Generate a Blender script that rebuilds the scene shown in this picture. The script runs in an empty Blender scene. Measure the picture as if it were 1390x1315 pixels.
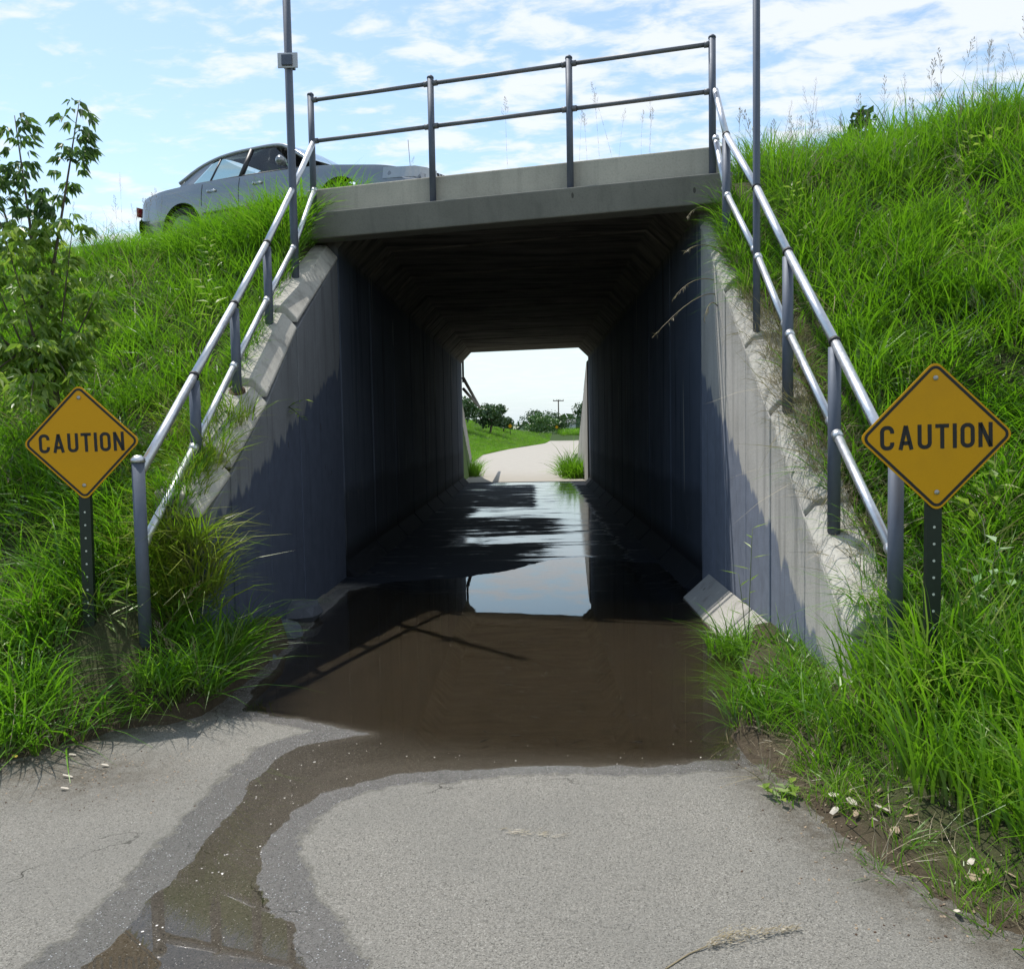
import bpy, math, random
import numpy as np
from math import radians, sin, cos, pi
from mathutils import Vector, Matrix

random.seed(7); RNG = np.random.default_rng(7)
S = bpy.context.scene
COL = S.collection

# ------------------------------------------------------------------ camera
cam_d = bpy.data.cameras.new('camera'); cam = bpy.data.objects.new('camera', cam_d); COL.objects.link(cam)
cam_d.sensor_fit = 'HORIZONTAL'; cam_d.sensor_width = 36.0; cam_d.lens = 36.0 * 1200.0 / 1390.0
cam_d.clip_start = 0.05; cam_d.clip_end = 3000.0
R_ = Vector((0.99958656, 0.02244994, -0.01796397)); U_ = Vector((0.01652358, 0.06277668, 0.99789081)); F_ = Vector((-0.02353031, 0.99777507, -0.06237977))
cam.matrix_world = Matrix(((R_.x, U_.x, -F_.x, 0.0), (R_.y, U_.y, -F_.y, 0.0), (R_.z, U_.z, -F_.z, 1.58), (0, 0, 0, 1)))
S.camera = cam

# ------------------------------------------------------------------ light
SUN_TO = Vector((-0.31, 0.34, 1.0)).normalized()
sun_d = bpy.data.lights.new('sun', 'SUN'); sun_d.energy = 5.0; sun_d.angle = radians(0.53); sun_d.color = (1.0, 0.955, 0.88)
sun = bpy.data.objects.new('sun', sun_d); COL.objects.link(sun)
sun.rotation_euler = (-SUN_TO).to_track_quat('-Z', 'Y').to_euler(); sun.location = (-10, 12, 40)

W = bpy.data.worlds.new('World'); S.world = W; W.use_nodes = True
nt = W.node_tree; nt.nodes.clear()
def wn(t, **k):
    n = nt.nodes.new(t)
    for a, b in k.items(): setattr(n, a, b)
    return n
out = wn('ShaderNodeOutputWorld'); bg = wn('ShaderNodeBackground'); bg.inputs[1].default_value = 0.13
sky = wn('ShaderNodeTexSky', sky_type='NISHITA'); sky.sun_disc = False
sky.sun_elevation = math.asin(SUN_TO.z); sky.sun_rotation = math.atan2(SUN_TO.x, SUN_TO.y)
sky.altitude = 300; sky.air_density = 1.0; sky.dust_density = 0.6; sky.ozone_density = 2.0
tc = wn('ShaderNodeTexCoord'); sep = wn('ShaderNodeSeparateXYZ'); nt.links.new(tc.outputs['Generated'], sep.inputs[0])
def wm(op, a, b=None, clamp=False):
    n = wn('ShaderNodeMath', operation=op); n.use_clamp = clamp
    for i, v in enumerate((a, b)):
        if v is None: continue
        if isinstance(v, (int, float)): n.inputs[i].default_value = v
        else: nt.links.new(v, n.inputs[i])
    return n.outputs[0]
den = wm('ADD', wm('MAXIMUM', sep.outputs[2], 0.0), 0.12)
cx_ = wm('DIVIDE', sep.outputs[0], den); cy_ = wm('DIVIDE', sep.outputs[1], den)
comb = wn('ShaderNodeCombineXYZ'); nt.links.new(cx_, comb.inputs[0]); nt.links.new(cy_, comb.inputs[1]); comb.inputs[2].default_value = 3.7
mp = wn('ShaderNodeMapping'); mp.inputs['Rotation'].default_value = (0, 0, radians(28)); mp.inputs['Scale'].default_value = (1.0, 1.5, 1.0)
mp.inputs['Location'].default_value = (2.3, 0.4, 0)
nt.links.new(comb.outputs[0], mp.inputs[0])
n1 = wn('ShaderNodeTexNoise'); n1.inputs['Scale'].default_value = 7.5; n1.inputs['Detail'].default_value = 9.0; n1.inputs['Roughness'].default_value = 0.58; n1.inputs['Distortion'].default_value = 0.25
nt.links.new(mp.outputs[0], n1.inputs['Vector'])
n2 = wn('ShaderNodeTexNoise'); n2.inputs['Scale'].default_value = 0.9; n2.inputs['Detail'].default_value = 3.0
nt.links.new(mp.outputs[0], n2.inputs['Vector'])
# more cloud to the right of the bridge, clearer to the left (smooth, continues round the whole sky)
side = wm('MULTIPLY', sep.outputs[0], 0.12)
cl = wm('ADD', wm('ADD', n1.outputs['Fac'], wm('MULTIPLY', wm('SUBTRACT', n2.outputs['Fac'], 0.5), 0.55)), side)
ramp = wn('ShaderNodeValToRGB'); ramp.color_ramp.elements[0].position = 0.42; ramp.color_ramp.elements[1].position = 0.66
ramp.color_ramp.interpolation = 'EASE'
nt.links.new(cl, ramp.inputs[0])
hz = wm('SUBTRACT', 1.0, wm('MULTIPLY', sep.outputs[2], 3.4), True)          # pale horizon veil
hz2 = wm('MULTIPLY', wm('POWER', hz, 1.3), 0.97)
mixh = wn('ShaderNodeMix', data_type='RGBA'); nt.links.new(hz2, mixh.inputs[0]); mixh.inputs[7].default_value = (5.7, 6.6, 7.2, 1)
gain = wn('ShaderNodeMix', data_type='RGBA', blend_type='MULTIPLY'); gain.inputs[0].default_value = 1.0
nt.links.new(sky.outputs[0], gain.inputs[6]); gain.inputs[7].default_value = (1.95, 1.85, 1.60, 1)
nt.links.new(gain.outputs[2], mixh.inputs[6])
mixc = wn('ShaderNodeMix', data_type='RGBA'); mixc.inputs[7].default_value = (7.6, 7.9, 8.2, 1)
nt.links.new(wm('MULTIPLY', wm('MULTIPLY', ramp.outputs[0], 0.86), wm('ADD', 0.25, wm('MULTIPLY', sep.outputs[2], 5.0), True)), mixc.inputs[0]); nt.links.new(mixh.outputs[2], mixc.inputs[6])
nt.links.new(mixc.outputs[2], bg.inputs[0]); nt.links.new(bg.outputs[0], out.inputs[0])

S.view_settings.view_transform = 'Standard'; S.view_settings.look = 'None'; S.view_settings.gamma = 1.0
S.view_settings.use_curve_mapping = False; S.view_settings.exposure = 0.0
S.render.engine = 'CYCLES'
S.cycles.max_bounces = 8; S.cycles.transparent_max_bounces = 16; S.cycles.caustics_reflective = False; S.cycles.caustics_refractive = False

# ------------------------------------------------------------------ helpers
def tag(o, label=None, cat=None, group=None, kind=None):
    if label: o['label'] = label
    if cat: o['category'] = cat
    if group: o['group'] = group
    if kind: o['kind'] = kind
    return o
def empty(name, loc=(0, 0, 0), label=None, cat=None, group=None):
    o = bpy.data.objects.new(name, None); o.empty_display_size = 0.2; o.location = loc; COL.objects.link(o)
    return tag(o, label, cat, group)
def link(name, me, mat=None, parent=None, smooth=False):
    o = bpy.data.objects.new(name, me); COL.objects.link(o)
    if mat: me.materials.append(mat)
    if smooth: me.polygons.foreach_set('use_smooth', [True] * len(me.polygons))
    if parent: o.parent = parent; o.matrix_parent_inverse = Matrix.Translation(-Vector(parent.location)) if parent.type == 'EMPTY' else Matrix()
    return o
def mk(name, V, Fc, mat=None, parent=None, smooth=False):
    me = bpy.data.meshes.new(name); me.from_pydata([tuple(map(float, v)) for v in V], [], [tuple(f) for f in Fc]); me.update()
    return link(name, me, mat, parent, smooth)
class MB:
    def __init__(s): s.V = []; s.F = []
    def add(s, V, Fc):
        n = len(s.V); s.V += [tuple(v) for v in V]; s.F += [tuple(i + n for i in f) for f in Fc]; return s
    def box(s, a, b):
        x0, y0, z0 = a; x1, y1, z1 = b
        return s.add([(x0, y0, z0), (x1, y0, z0), (x1, y1, z0), (x0, y1, z0), (x0, y0, z1), (x1, y0, z1), (x1, y1, z1), (x0, y1, z1)],
                     [(0, 3, 2, 1), (4, 5, 6, 7), (0, 1, 5, 4), (1, 2, 6, 5), (2, 3, 7, 6), (3, 0, 4, 7)])
    def tube(s, pts, rad, n=12, cap=True):
        pts = [Vector(p) for p in pts]; rs = rad if isinstance(rad, (list, tuple)) else [rad] * len(pts)
        V = []; Fc = []
        ref = None
        for i, p in enumerate(pts):
            d = (pts[min(i + 1, len(pts) - 1)] - pts[max(i - 1, 0)]).normalized()
            if ref is None: ref = Vector((1, 0, 0)) if abs(d.x) < 0.8 else Vector((0, 0, 1))
            u = d.cross(ref).normalized(); v = d.cross(u).normalized()
            for k in range(n):
                a = 2 * pi * k / n; V.append(p + (u * cos(a) + v * sin(a)) * rs[i])
        for i in range(len(pts) - 1):
            for k in range(n):
                Fc.append((i * n + k, i * n + (k + 1) % n, (i + 1) * n + (k + 1) % n, (i + 1) * n + k))
        if cap: Fc += [tuple(range(n))[::-1], tuple(range((len(pts) - 1) * n, len(pts) * n))]
        return s.add(V, Fc)
    def prism(s, poly, fn0, fn1):
        n = len(poly); V = [fn0(p) for p in poly] + [fn1(p) for p in poly]
        Fc = [tuple(range(n)), tuple(range(2 * n - 1, n - 1, -1))] + [(i, i + n, (i + 1) % n + n, (i + 1) % n) for i in range(n)]
        return s.add(V, Fc)
    def build(s, name, mat=None, parent=None, smooth=False, bevel=0, fix=True):
        o = mk(name, s.V, s.F, mat, parent, smooth)
        if fix:
            import bmesh
            bm = bmesh.new(); bm.from_mesh(o.data); bmesh.ops.recalc_face_normals(bm, faces=bm.faces); bm.to_mesh(o.data); bm.free()
        if bevel:
            m = o.modifiers.new('bevel', 'BEVEL'); m.width = bevel; m.segments = 2; m.limit_method = 'ANGLE'; m.angle_limit = radians(35)
        return o
def np_mesh(name, V, F4, mat=None, parent=None, smooth=False):
    """fast mesh from numpy; F4: (n,3) or (n,4) int array"""
    me = bpy.data.meshes.new(name); V = np.asarray(V, np.float32); F4 = np.asarray(F4, np.int32); k = F4.shape[1]
    me.vertices.add(len(V)); me.vertices.foreach_set('co', V.ravel())
    me.loops.add(F4.size); me.loops.foreach_set('vertex_index', F4.ravel())
    me.polygons.add(len(F4)); me.polygons.foreach_set('loop_start', np.arange(0, F4.size, k, dtype=np.int32))
    me.polygons.foreach_set('loop_total', np.full(len(F4), k, np.int32))
    if smooth: me.polygons.foreach_set('use_smooth', np.ones(len(F4), bool))
    me.update(calc_edges=True); me.validate()
    return link(name, me, mat, parent)
def grid_faces(nx, ny):
    i = np.arange(nx * ny).reshape(ny, nx)
    return np.stack([i[:-1, :-1], i[:-1, 1:], i[1:, 1:], i[1:, :-1]], -1).reshape(-1, 4)
def attr(me, name, vals):
    a = me.attributes.new(name, 'FLOAT', 'POINT'); a.data.foreach_set('value', np.asarray(vals, np.float32))

def sstep(a, b, x): t = np.clip((x - a) / (b - a), 0, 1); return t * t * (3 - 2 * t)
_p = RNG.random((256, 256))
def vnoise(x, y, s=1.0, o=0.0):
    x = np.asarray(x) * s + 100.3 + o; y = np.asarray(y) * s + 77.7 + o * 1.7
    xi = np.floor(x).astype(int); yi = np.floor(y).astype(int); fx = x - xi; fy = y - yi; fx = fx * fx * (3 - 2 * fx); fy = fy * fy * (3 - 2 * fy)
    g = lambda a, b: _p[a % 256, b % 256]
    return (g(xi, yi) * (1 - fx) + g(xi + 1, yi) * fx) * (1 - fy) + (g(xi, yi + 1) * (1 - fx) + g(xi + 1, yi + 1) * fx) * fy - 0.5
def fbm(x, y, s=1.0, o=0.0, n=4):
    r = 0; a = 1.0
    for k in range(n): r = r + a * vnoise(x, y, s * 2 ** k, o + k * 13.1); a *= 0.5
    return r
def poly_sd(x, y, poly):
    """signed distance: positive inside"""
    x = np.asarray(x, float); y = np.asarray(y, float); d = np.full(x.shape, 1e9); ins = np.zeros(x.shape, bool)
    n = len(poly)
    for i in range(n):
        ax, ay = poly[i]; bx, by = poly[(i + 1) % n]; dx, dy = bx - ax, by - ay
        t = np.clip(((x - ax) * dx + (y - ay) * dy) / (dx * dx + dy * dy), 0, 1)
        d = np.minimum(d, np.hypot(x - ax - t * dx, y - ay - t * dy))
        if ay != by:
            c = ((ay > y) != (by > y)) & (x < (bx - ax) * (y - ay) / (by - ay) + ax); ins ^= c
    return np.where(ins, d, -d)

# ------------------------------------------------------------------ materials
class NM:
    """tiny node-material writer"""
    def __init__(s, name):
        s.m = bpy.data.materials.new(name); s.m.use_nodes = True; s.t = s.m.node_tree; s.t.nodes.clear()
        s.out = s.n('ShaderNodeOutputMaterial'); s.geo = s.n('ShaderNodeNewGeometry'); s.pos = s.geo.outputs['Position']
    def n(s, t, **k):
        q = s.t.nodes.new(t)
        for a, b in k.items(): setattr(q, a, b)
        return q
    def l(s, a, b): s.t.links.new(a, b)
    def put(s, sock, v):
        if isinstance(v, bpy.types.NodeSocket): s.l(v, sock)
        elif isinstance(v, (tuple, list)) and len(v) == 3 and sock.type == 'RGBA': sock.default_value = (*v, 1)
        else: sock.default_value = v
    def math(s, op, a, b=0.0, c=None, clamp=False):
        q = s.n('ShaderNodeMath', operation=op); q.use_clamp = clamp; s.put(q.inputs[0], a); s.put(q.inputs[1], b)
        if c is not None: s.put(q.inputs[2], c)
        return q.outputs[0]
    def noise(s, scale, detail=4, rough=0.55, vec=None, stretch=None, dist=0.0):
        q = s.n('ShaderNodeTexNoise'); q.inputs['Scale'].default_value = scale; q.inputs['Detail'].default_value = detail
        q.inputs['Roughness'].default_value = rough; q.inputs['Distortion'].default_value = dist
        v = vec or s.pos
        if stretch:
            mpn = s.n('ShaderNodeMapping'); s.l(v, mpn.inputs[0]); mpn.inputs['Scale'].default_value = stretch; v = mpn.outputs[0]
        s.l(v, q.inputs['Vector']); return q.outputs['Fac']
    def ramp(s, fac, stops):
        q = s.n('ShaderNodeValToRGB'); e = q.color_ramp.elements
        while len(e) < len(stops): e.new(0.5)
        for i, (p, c) in enumerate(stops):
            e[i].position = p; e[i].color = (*c, 1) if isinstance(c, tuple) else (c, c, c, 1)
        s.l(fac, q.inputs[0]); return q.outputs[0]
    def mix(s, f, a, b, mode='MIX'):
        q = s.n('ShaderNodeMix', data_type='RGBA', blend_type=mode); s.put(q.inputs[0], f); s.put(q.inputs[6], a); s.put(q.inputs[7], b); return q.outputs[2]
    def at(s, name):
        q = s.n('ShaderNodeAttribute'); q.attribute_name = name; return q.outputs['Fac']
    def sepxyz(s, v=None):
        q = s.n('ShaderNodeSeparateXYZ'); s.l(v or s.pos, q.inputs[0]); return q.outputs
    def bump(s, h, strength=0.5, dist=0.01, normal=None):
        q = s.n('ShaderNodeBump'); s.l(h, q.inputs['Height']); s.put(q.inputs['Strength'], strength); q.inputs['Distance'].default_value = dist
        if normal: s.l(normal, q.inputs['Normal'])
        return q.outputs[0]
    def bsdf(s, col, rough=0.8, metal=0.0, normal=None, spec=0.5, **k):
        q = s.n('ShaderNodeBsdfPrincipled'); s.put(q.inputs['Base Color'], col); s.put(q.inputs['Roughness'], rough); s.put(q.inputs['Metallic'], metal)
        s.put(q.inputs['Specular IOR Level'], spec)
        for a, b in k.items(): s.put(q.inputs[a.replace('_', ' ')], b)
        if normal: s.l(normal, q.inputs['Normal'])
        return q.outputs[0]
    def end(s, sh): s.l(sh, s.out.inputs[0]); return s.m

def simple(name, col, rough=0.7, metal=0.0, var=0.15, scale=20, bump=0.0, spec=0.5):
    m = NM(name); n = m.noise(scale, 5)
    c = m.mix(n, tuple(v * (1 - var) for v in col), tuple(min(1, v * (1 + var)) for v in col))
    nb = m.bump(m.noise(scale * 3, 4), bump, 0.005) if bump else None
    return m.end(m.bsdf(c, rough, metal, nb, spec))

def concrete(name, base, painted=None, soft=1.0):
    """base colour concrete with streaks, pits and optional roller-painted lower area given as (z0, y0, slope)"""
    m = NM(name); xyz = m.sepxyz()
    big = m.noise(1.3, 6, 0.6); fine = m.noise(60, 5, 0.65); streak = m.noise(5, 6, 0.6, stretch=(1.6, 1.6, 0.10))
    c = m.mix(m.ramp(big, [(0.3, 0.0), (0.7, 1.0)]), tuple(v * 0.80 for v in base), tuple(v * 1.12 for v in base))
    c = m.mix(m.ramp(streak, [(0.52, 0.0), (0.68, 0.6 * soft)]), c, tuple(v * 0.45 for v in base))
    c = m.mix(m.ramp(streak, [(0.28, 0.45 * soft * soft), (0.36, 0.0)]), c, tuple(min(0.8, v * 1.5) for v in base))
    c = m.mix(m.ramp(fine, [(0.3, 0.35), (0.5, 0.0)]), c, tuple(v * 0.5 for v in base))
    hgt = m.math('MULTIPLY', fine, 0.5)
    if painted is not None:
        zb, y0, sl, pc = painted
        line = m.math('ADD', zb, m.math('MULTIPLY', m.math('SUBTRACT', xyz[1], y0), sl))
        scal = m.noise(2.6, 1, 0.5, stretch=(0.0, 2.6, 0.25)); scal2 = m.noise(9, 2, 0.6, stretch=(0, 1.6, 0.3))
        line = m.math('ADD', line, m.math('MULTIPLY', m.math('SUBTRACT', scal, 0.5), 0.36))
        line = m.math('ADD', line, m.math('MULTIPLY', m.math('SUBTRACT', scal2, 0.5), 0.12))
        inside = m.math('MULTIPLY', m.math('SUBTRACT', line, xyz[2]), 22, clamp=True)
        wear = m.noise(7, 6, 0.65)
        pcol = m.mix(m.ramp(wear, [(0.3, 0.0), (0.75, 1.0)]), tuple(v * 0.85 for v in pc), tuple(v * 1.15 for v in pc))
        pcol = m.mix(m.ramp(streak, [(0.55, 0.0), (0.7, 0.5)]), pcol, tuple(v * 0.55 for v in pc))
        c = m.mix(inside, c, pcol)
    # small vertical blow holes
    vo = m.n('ShaderNodeTexVoronoi'); vo.inputs['Scale'].default_value = 7.0
    mpn = m.n('ShaderNodeMapping'); m.l(m.pos, mpn.inputs[0]); mpn.inputs['Scale'].default_value = (1, 1, 0.42); m.l(mpn.outputs[0], vo.inputs['Vector'])
    sp = m.n('ShaderNodeSeparateColor'); m.l(vo.outputs['Color'], sp.inputs[0])
    pit = m.math('MULTIPLY', m.math('LESS_THAN', vo.outputs['Distance'], m.math('MULTIPLY', sp.outputs[1], 0.12)), m.math('GREATER_THAN', sp.outputs[0], 0.6))
    c = m.mix(m.math('MULTIPLY', pit, 0.75), c, tuple(v * 0.18 for v in base))
    hh = m.math('SUBTRACT', hgt, pit)
    return m.end(m.bsdf(c, 0.88, 0, m.bump(hh, 0.5, 0.008), 0.3))

M = {}
PAINT = (0.185, 0.21, 0.265)
M['conc'] = concrete('concrete', (0.40, 0.385, 0.35))
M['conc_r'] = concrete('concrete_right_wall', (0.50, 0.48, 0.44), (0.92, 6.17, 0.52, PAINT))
M['conc_l_shaded'] = concrete('concrete_left_wall_shaded', (0.21, 0.22, 0.235), (1.12, 5.95, 0.34, (0.075, 0.092, 0.135)))  # left wall's shade is put into darker copies of the concrete and paint
M['cope'] = concrete('concrete_coping', (0.47, 0.45, 0.40))
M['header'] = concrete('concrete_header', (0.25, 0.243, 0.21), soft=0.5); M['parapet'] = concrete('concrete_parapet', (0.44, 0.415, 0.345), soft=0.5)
def tunnel_mat():
    m = NM('tunnel_concrete'); xyz = m.sepxyz()
    st = m.noise(4, 6, 0.62, stretch=(1.5, 1.5, 0.08)); big = m.noise(0.8, 5, 0.6); fine = m.noise(40, 4)
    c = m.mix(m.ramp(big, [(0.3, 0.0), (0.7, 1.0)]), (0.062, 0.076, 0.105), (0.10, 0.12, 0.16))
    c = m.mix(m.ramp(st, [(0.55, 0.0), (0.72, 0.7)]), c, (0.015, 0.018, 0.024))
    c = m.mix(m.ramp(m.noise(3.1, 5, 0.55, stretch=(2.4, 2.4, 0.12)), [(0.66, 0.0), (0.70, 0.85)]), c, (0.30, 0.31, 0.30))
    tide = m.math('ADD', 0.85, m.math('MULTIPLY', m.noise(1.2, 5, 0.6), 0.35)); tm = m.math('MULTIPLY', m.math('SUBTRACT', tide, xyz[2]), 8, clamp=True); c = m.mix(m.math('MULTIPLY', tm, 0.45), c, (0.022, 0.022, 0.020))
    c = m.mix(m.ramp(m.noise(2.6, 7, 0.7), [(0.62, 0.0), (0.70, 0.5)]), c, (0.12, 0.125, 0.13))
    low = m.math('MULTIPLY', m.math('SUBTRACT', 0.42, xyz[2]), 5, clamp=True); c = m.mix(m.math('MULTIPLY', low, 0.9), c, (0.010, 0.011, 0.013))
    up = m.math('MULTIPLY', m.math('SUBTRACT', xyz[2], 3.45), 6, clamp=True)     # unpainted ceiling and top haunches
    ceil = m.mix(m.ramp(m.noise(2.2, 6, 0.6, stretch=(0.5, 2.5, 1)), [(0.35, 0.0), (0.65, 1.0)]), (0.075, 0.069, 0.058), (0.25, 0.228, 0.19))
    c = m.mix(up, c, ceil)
    return m.end(m.bsdf(c, 0.9, 0, m.bump(fine, 0.4, 0.006), 0.12))
M['tunnel'] = tunnel_mat()
def galv(name, col, rough, metal=0.9):
    m = NM(name); n = m.noise(35, 4, 0.6); n2 = m.noise(4, 4)
    c = m.mix(n, tuple(v * 0.8 for v in col), tuple(min(1, v * 1.12) for v in col)); c = m.mix(m.ramp(n2, [(0.5, 0.0), (0.75, 0.4)]), c, tuple(v * 0.55 for v in col))
    return m.end(m.bsdf(c, m.math('ADD', m.math('MULTIPLY', n, 0.2), rough), metal, m.bump(n, 0.15, 0.002)))
M['rail'] = galv('galvanised_rail', (0.62, 0.64, 0.67), 0.30)
M['post'] = galv('galvanised_post', (0.11, 0.13, 0.17), 0.5, 0.3)
M['brail'] = galv('weathered_bridge_rail', (0.17, 0.175, 0.19), 0.5, 0.4)
M['black'] = simple('black_band', (0.02, 0.02, 0.02), 0.6)
M['rust'] = simple('rusty_plate', (0.09, 0.055, 0.035), 0.85, 0.2, 0.4, 40)
M['bolt'] = galv('zinc_bolt', (0.45, 0.44, 0.40), 0.4)
def sign_mat():
    m = NM('amber_sign_sheeting'); n = m.noise(260, 3, 0.7); n2 = m.noise(5, 5)
    c = m.mix(n, (0.56, 0.27, 0.002), (0.70, 0.36, 0.004)); c = m.mix(m.ramp(n2, [(0.5, 0.0), (0.8, 0.4)]), c, (0.50, 0.25, 0.01))
    return m.end(m.bsdf(c, 0.55, 0, m.bump(n, 0.08, 0.001), 0.25))
M['amber'] = sign_mat()
M['ink'] = simple('black_sign_ink', (0.008, 0.008, 0.007), 0.55)
M['postgreen'] = simple('dark_green_post', (0.018, 0.028, 0.02), 0.45, 0.3, 0.3, 30)
M['hole'] = simple('light_post_hole', (0.55, 0.58, 0.5), 0.9)
M['signback'] = galv('aluminium_sign_back', (0.5, 0.5, 0.5), 0.45)

def path_mat():
    m = NM('path_concrete'); wet = m.at('wet'); silt = m.at('silt'); inn = m.at('inside'); dirt = m.at('dirt')
    n1 = m.noise(170, 3, 0.85); n2 = m.noise(75, 3, 0.7); n3 = m.noise(2.0, 6, 0.6); n4 = m.noise(28, 5, 0.7)
    c = m.ramp(n1, [(0.30, (0.07, 0.066, 0.058)), (0.43, (0.25, 0.238, 0.212)), (0.58, (0.335, 0.32, 0.285)), (0.68, (0.58, 0.56, 0.51))])
    c = m.mix(m.ramp(n2, [(0.34, 0.75), (0.46, 0.0)]), c, (0.14, 0.135, 0.12))
    c = m.mix(m.ramp(m.noise(1.1, 7, 0.62), [(0.40, 0.0), (0.64, 0.5)]), c, (0.22, 0.215, 0.195))
    c = m.mix(m.ramp(n4, [(0.62, 0.0), (0.72, 0.3)]), c, (0.17, 0.16, 0.13))
    dn = m.math('MULTIPLY', dirt, m.ramp(m.noise(14, 6, 0.7), [(0.35, 0.25), (0.6, 1.0)]))
    c = m.mix(dn, c, m.mix(n2, (0.07, 0.058, 0.042), (0.15, 0.13, 0.10)))
    ck = m.n('ShaderNodeTexVoronoi'); ck.feature = 'DISTANCE_TO_EDGE'; ck.inputs['Scale'].default_value = 0.42
    wv = m.n('ShaderNodeTexNoise'); wv.inputs['Scale'].default_value = 3.0; wv.inputs['Detail'].default_value = 6; m.l(m.pos, wv.inputs['Vector'])
    va = m.n('ShaderNodeVectorMath', operation='MULTIPLY_ADD'); m.l(wv.outputs['Color'], va.inputs[0]); va.inputs[1].default_value = (0.5, 0.5, 0.0); m.l(m.pos, va.inputs[2]); m.l(va.outputs[0], ck.inputs['Vector'])
    crack = m.math('MULTIPLY', m.math('LESS_THAN', ck.outputs['Distance'], 0.0011), m.ramp(m.noise(1.3, 3), [(0.48, 0.0), (0.55, 0.8)]))
    c = m.mix(crack, c, (0.05, 0.047, 0.04))
    # damp margin
    dn2 = m.math('ADD', wet, m.math('MULTIPLY', m.math('SUBTRACT', m.noise(9, 7, 0.68), 0.5), 0.75))
    damp = m.ramp(dn2, [(0.40, 0.0), (0.47, 1.0)])
    edge = m.ramp(dn2, [(0.36, 0.0), (0.41, 0.55), (0.47, 0.0)])
    c = m.mix(edge, c, (0.13, 0.125, 0.10))
    c = m.mix(m.math('MULTIPLY', damp, 0.85), c, (0.60, 0.59, 0.62), 'MULTIPLY')
    vs = m.n('ShaderNodeTexVoronoi'); vs.inputs['Scale'].default_value = 190; m.l(m.pos, vs.inputs['Vector']); vc = m.n('ShaderNodeSeparateColor'); m.l(vs.outputs['Color'], vc.inputs[0])
    fleck = m.math('MULTIPLY', m.math('GREATER_THAN', vc.outputs[0], 0.925), m.math('LESS_THAN', vs.outputs['Distance'], 0.42))
    c = m.mix(m.math('MULTIPLY', m.math('MULTIPLY', fleck, damp), m.math('SUBTRACT', 1.0, silt)), c, m.mix(vc.outputs[2], (0.25, 0.25, 0.26), (0.75, 0.75, 0.78)))  # sparkle of the damp band painted in as pale grains
    darkf = m.math('MULTIPLY', m.math('LESS_THAN', vc.outputs[1], 0.10), m.math('LESS_THAN', vs.outputs['Distance'], 0.45))
    c = m.mix(m.math('MULTIPLY', darkf, 0.7), c, (0.05, 0.047, 0.04))
    # silt under water
    sc = m.mix(m.noise(6, 5, 0.6), (0.026, 0.020, 0.0095), (0.056, 0.042, 0.021))
    sc = m.mix(m.ramp(m.noise(30, 4, 0.6, stretch=(0.35, 1, 1)), [(0.30, 0.8), (0.38, 0.0)]), sc, (0.015, 0.01, 0.006))
    gr = m.at('algae'); sc = m.mix(m.math('MULTIPLY', gr, m.ramp(m.noise(7, 4), [(0.4, 0.1), (0.6, 0.9)])), sc, (0.07, 0.075, 0.015))
    c = m.mix(silt, c, sc)
    # tunnel slab: dark wet
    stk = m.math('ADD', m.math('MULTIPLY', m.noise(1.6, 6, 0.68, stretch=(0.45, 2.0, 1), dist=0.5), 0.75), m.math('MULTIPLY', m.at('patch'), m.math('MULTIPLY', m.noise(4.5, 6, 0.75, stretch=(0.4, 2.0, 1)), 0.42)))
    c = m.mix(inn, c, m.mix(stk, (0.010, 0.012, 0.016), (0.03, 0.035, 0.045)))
    r_dry = 0.92; r_wet = m.math('ADD', 0.10, m.math('MULTIPLY', n2, 0.22))
    r = m.n('ShaderNodeMix', data_type='FLOAT'); m.l(damp, r.inputs[0]); r.inputs[2].default_value = r_dry; m.l(r_wet, r.inputs[3])
    r2 = m.n('ShaderNodeMix', data_type='FLOAT'); m.l(inn, r2.inputs[0]); m.l(r.outputs[0], r2.inputs[2]); m.l(m.ramp(stk, [(0.36, 0.05), (0.44, 0.16), (0.50, 0.7)]), r2.inputs[3])
    hgt = m.math('ADD', m.math('ADD', m.math('MULTIPLY', n1, 0.6), n2), m.math('MULTIPLY', fleck, 0.25))
    q = m.math('SUBTRACT', 1.0, m.math('MULTIPLY', inn, 0.985))
    nb = m.bump(hgt, m.math('MULTIPLY', q, 1.0), 0.013)
    sp = m.n('ShaderNodeMix', data_type='FLOAT'); m.l(m.math('MAXIMUM', damp, inn), sp.inputs[0]); sp.inputs[2].default_value = 0.15; s3_ = m.n('ShaderNodeMix', data_type='FLOAT'); m.l(inn, s3_.inputs[0]); s3_.inputs[2].default_value = 0.5; m.l(m.ramp(stk, [(0.38, 1.0), (0.52, 0.03)]), s3_.inputs[3]); m.l(s3_.outputs[0], sp.inputs[3])
    return m.end(m.bsdf(c, r2.outputs[0], 0, nb, sp.outputs[0]))
M['path'] = path_mat()
def water_mat():
    m = NM('puddle_water')
    b = m.bump(m.noise(5, 2, 0.5), 0.02, 0.01)
    fr = m.n('ShaderNodeFresnel'); fr.inputs[0].default_value = 1.33; m.l(b, fr.inputs[1])
    tr = m.n('ShaderNodeBsdfTransparent'); tr.inputs[0].default_value = (0.80, 0.77, 0.71, 1)
    gl = m.n('ShaderNodeBsdfGlossy'); gl.inputs['Roughness'].default_value = 0.015; gl.inputs[0].default_value = (1, 1, 1, 1); m.l(b, gl.inputs['Normal'])
    ms = m.n('ShaderNodeMixShader'); m.l(fr.outputs[0], ms.inputs[0]); m.l(tr.outputs[0], ms.inputs[1]); m.l(gl.outputs[0], ms.inputs[2])
    return m.end(ms.outputs[0])
M['water'] = water_mat()
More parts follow.
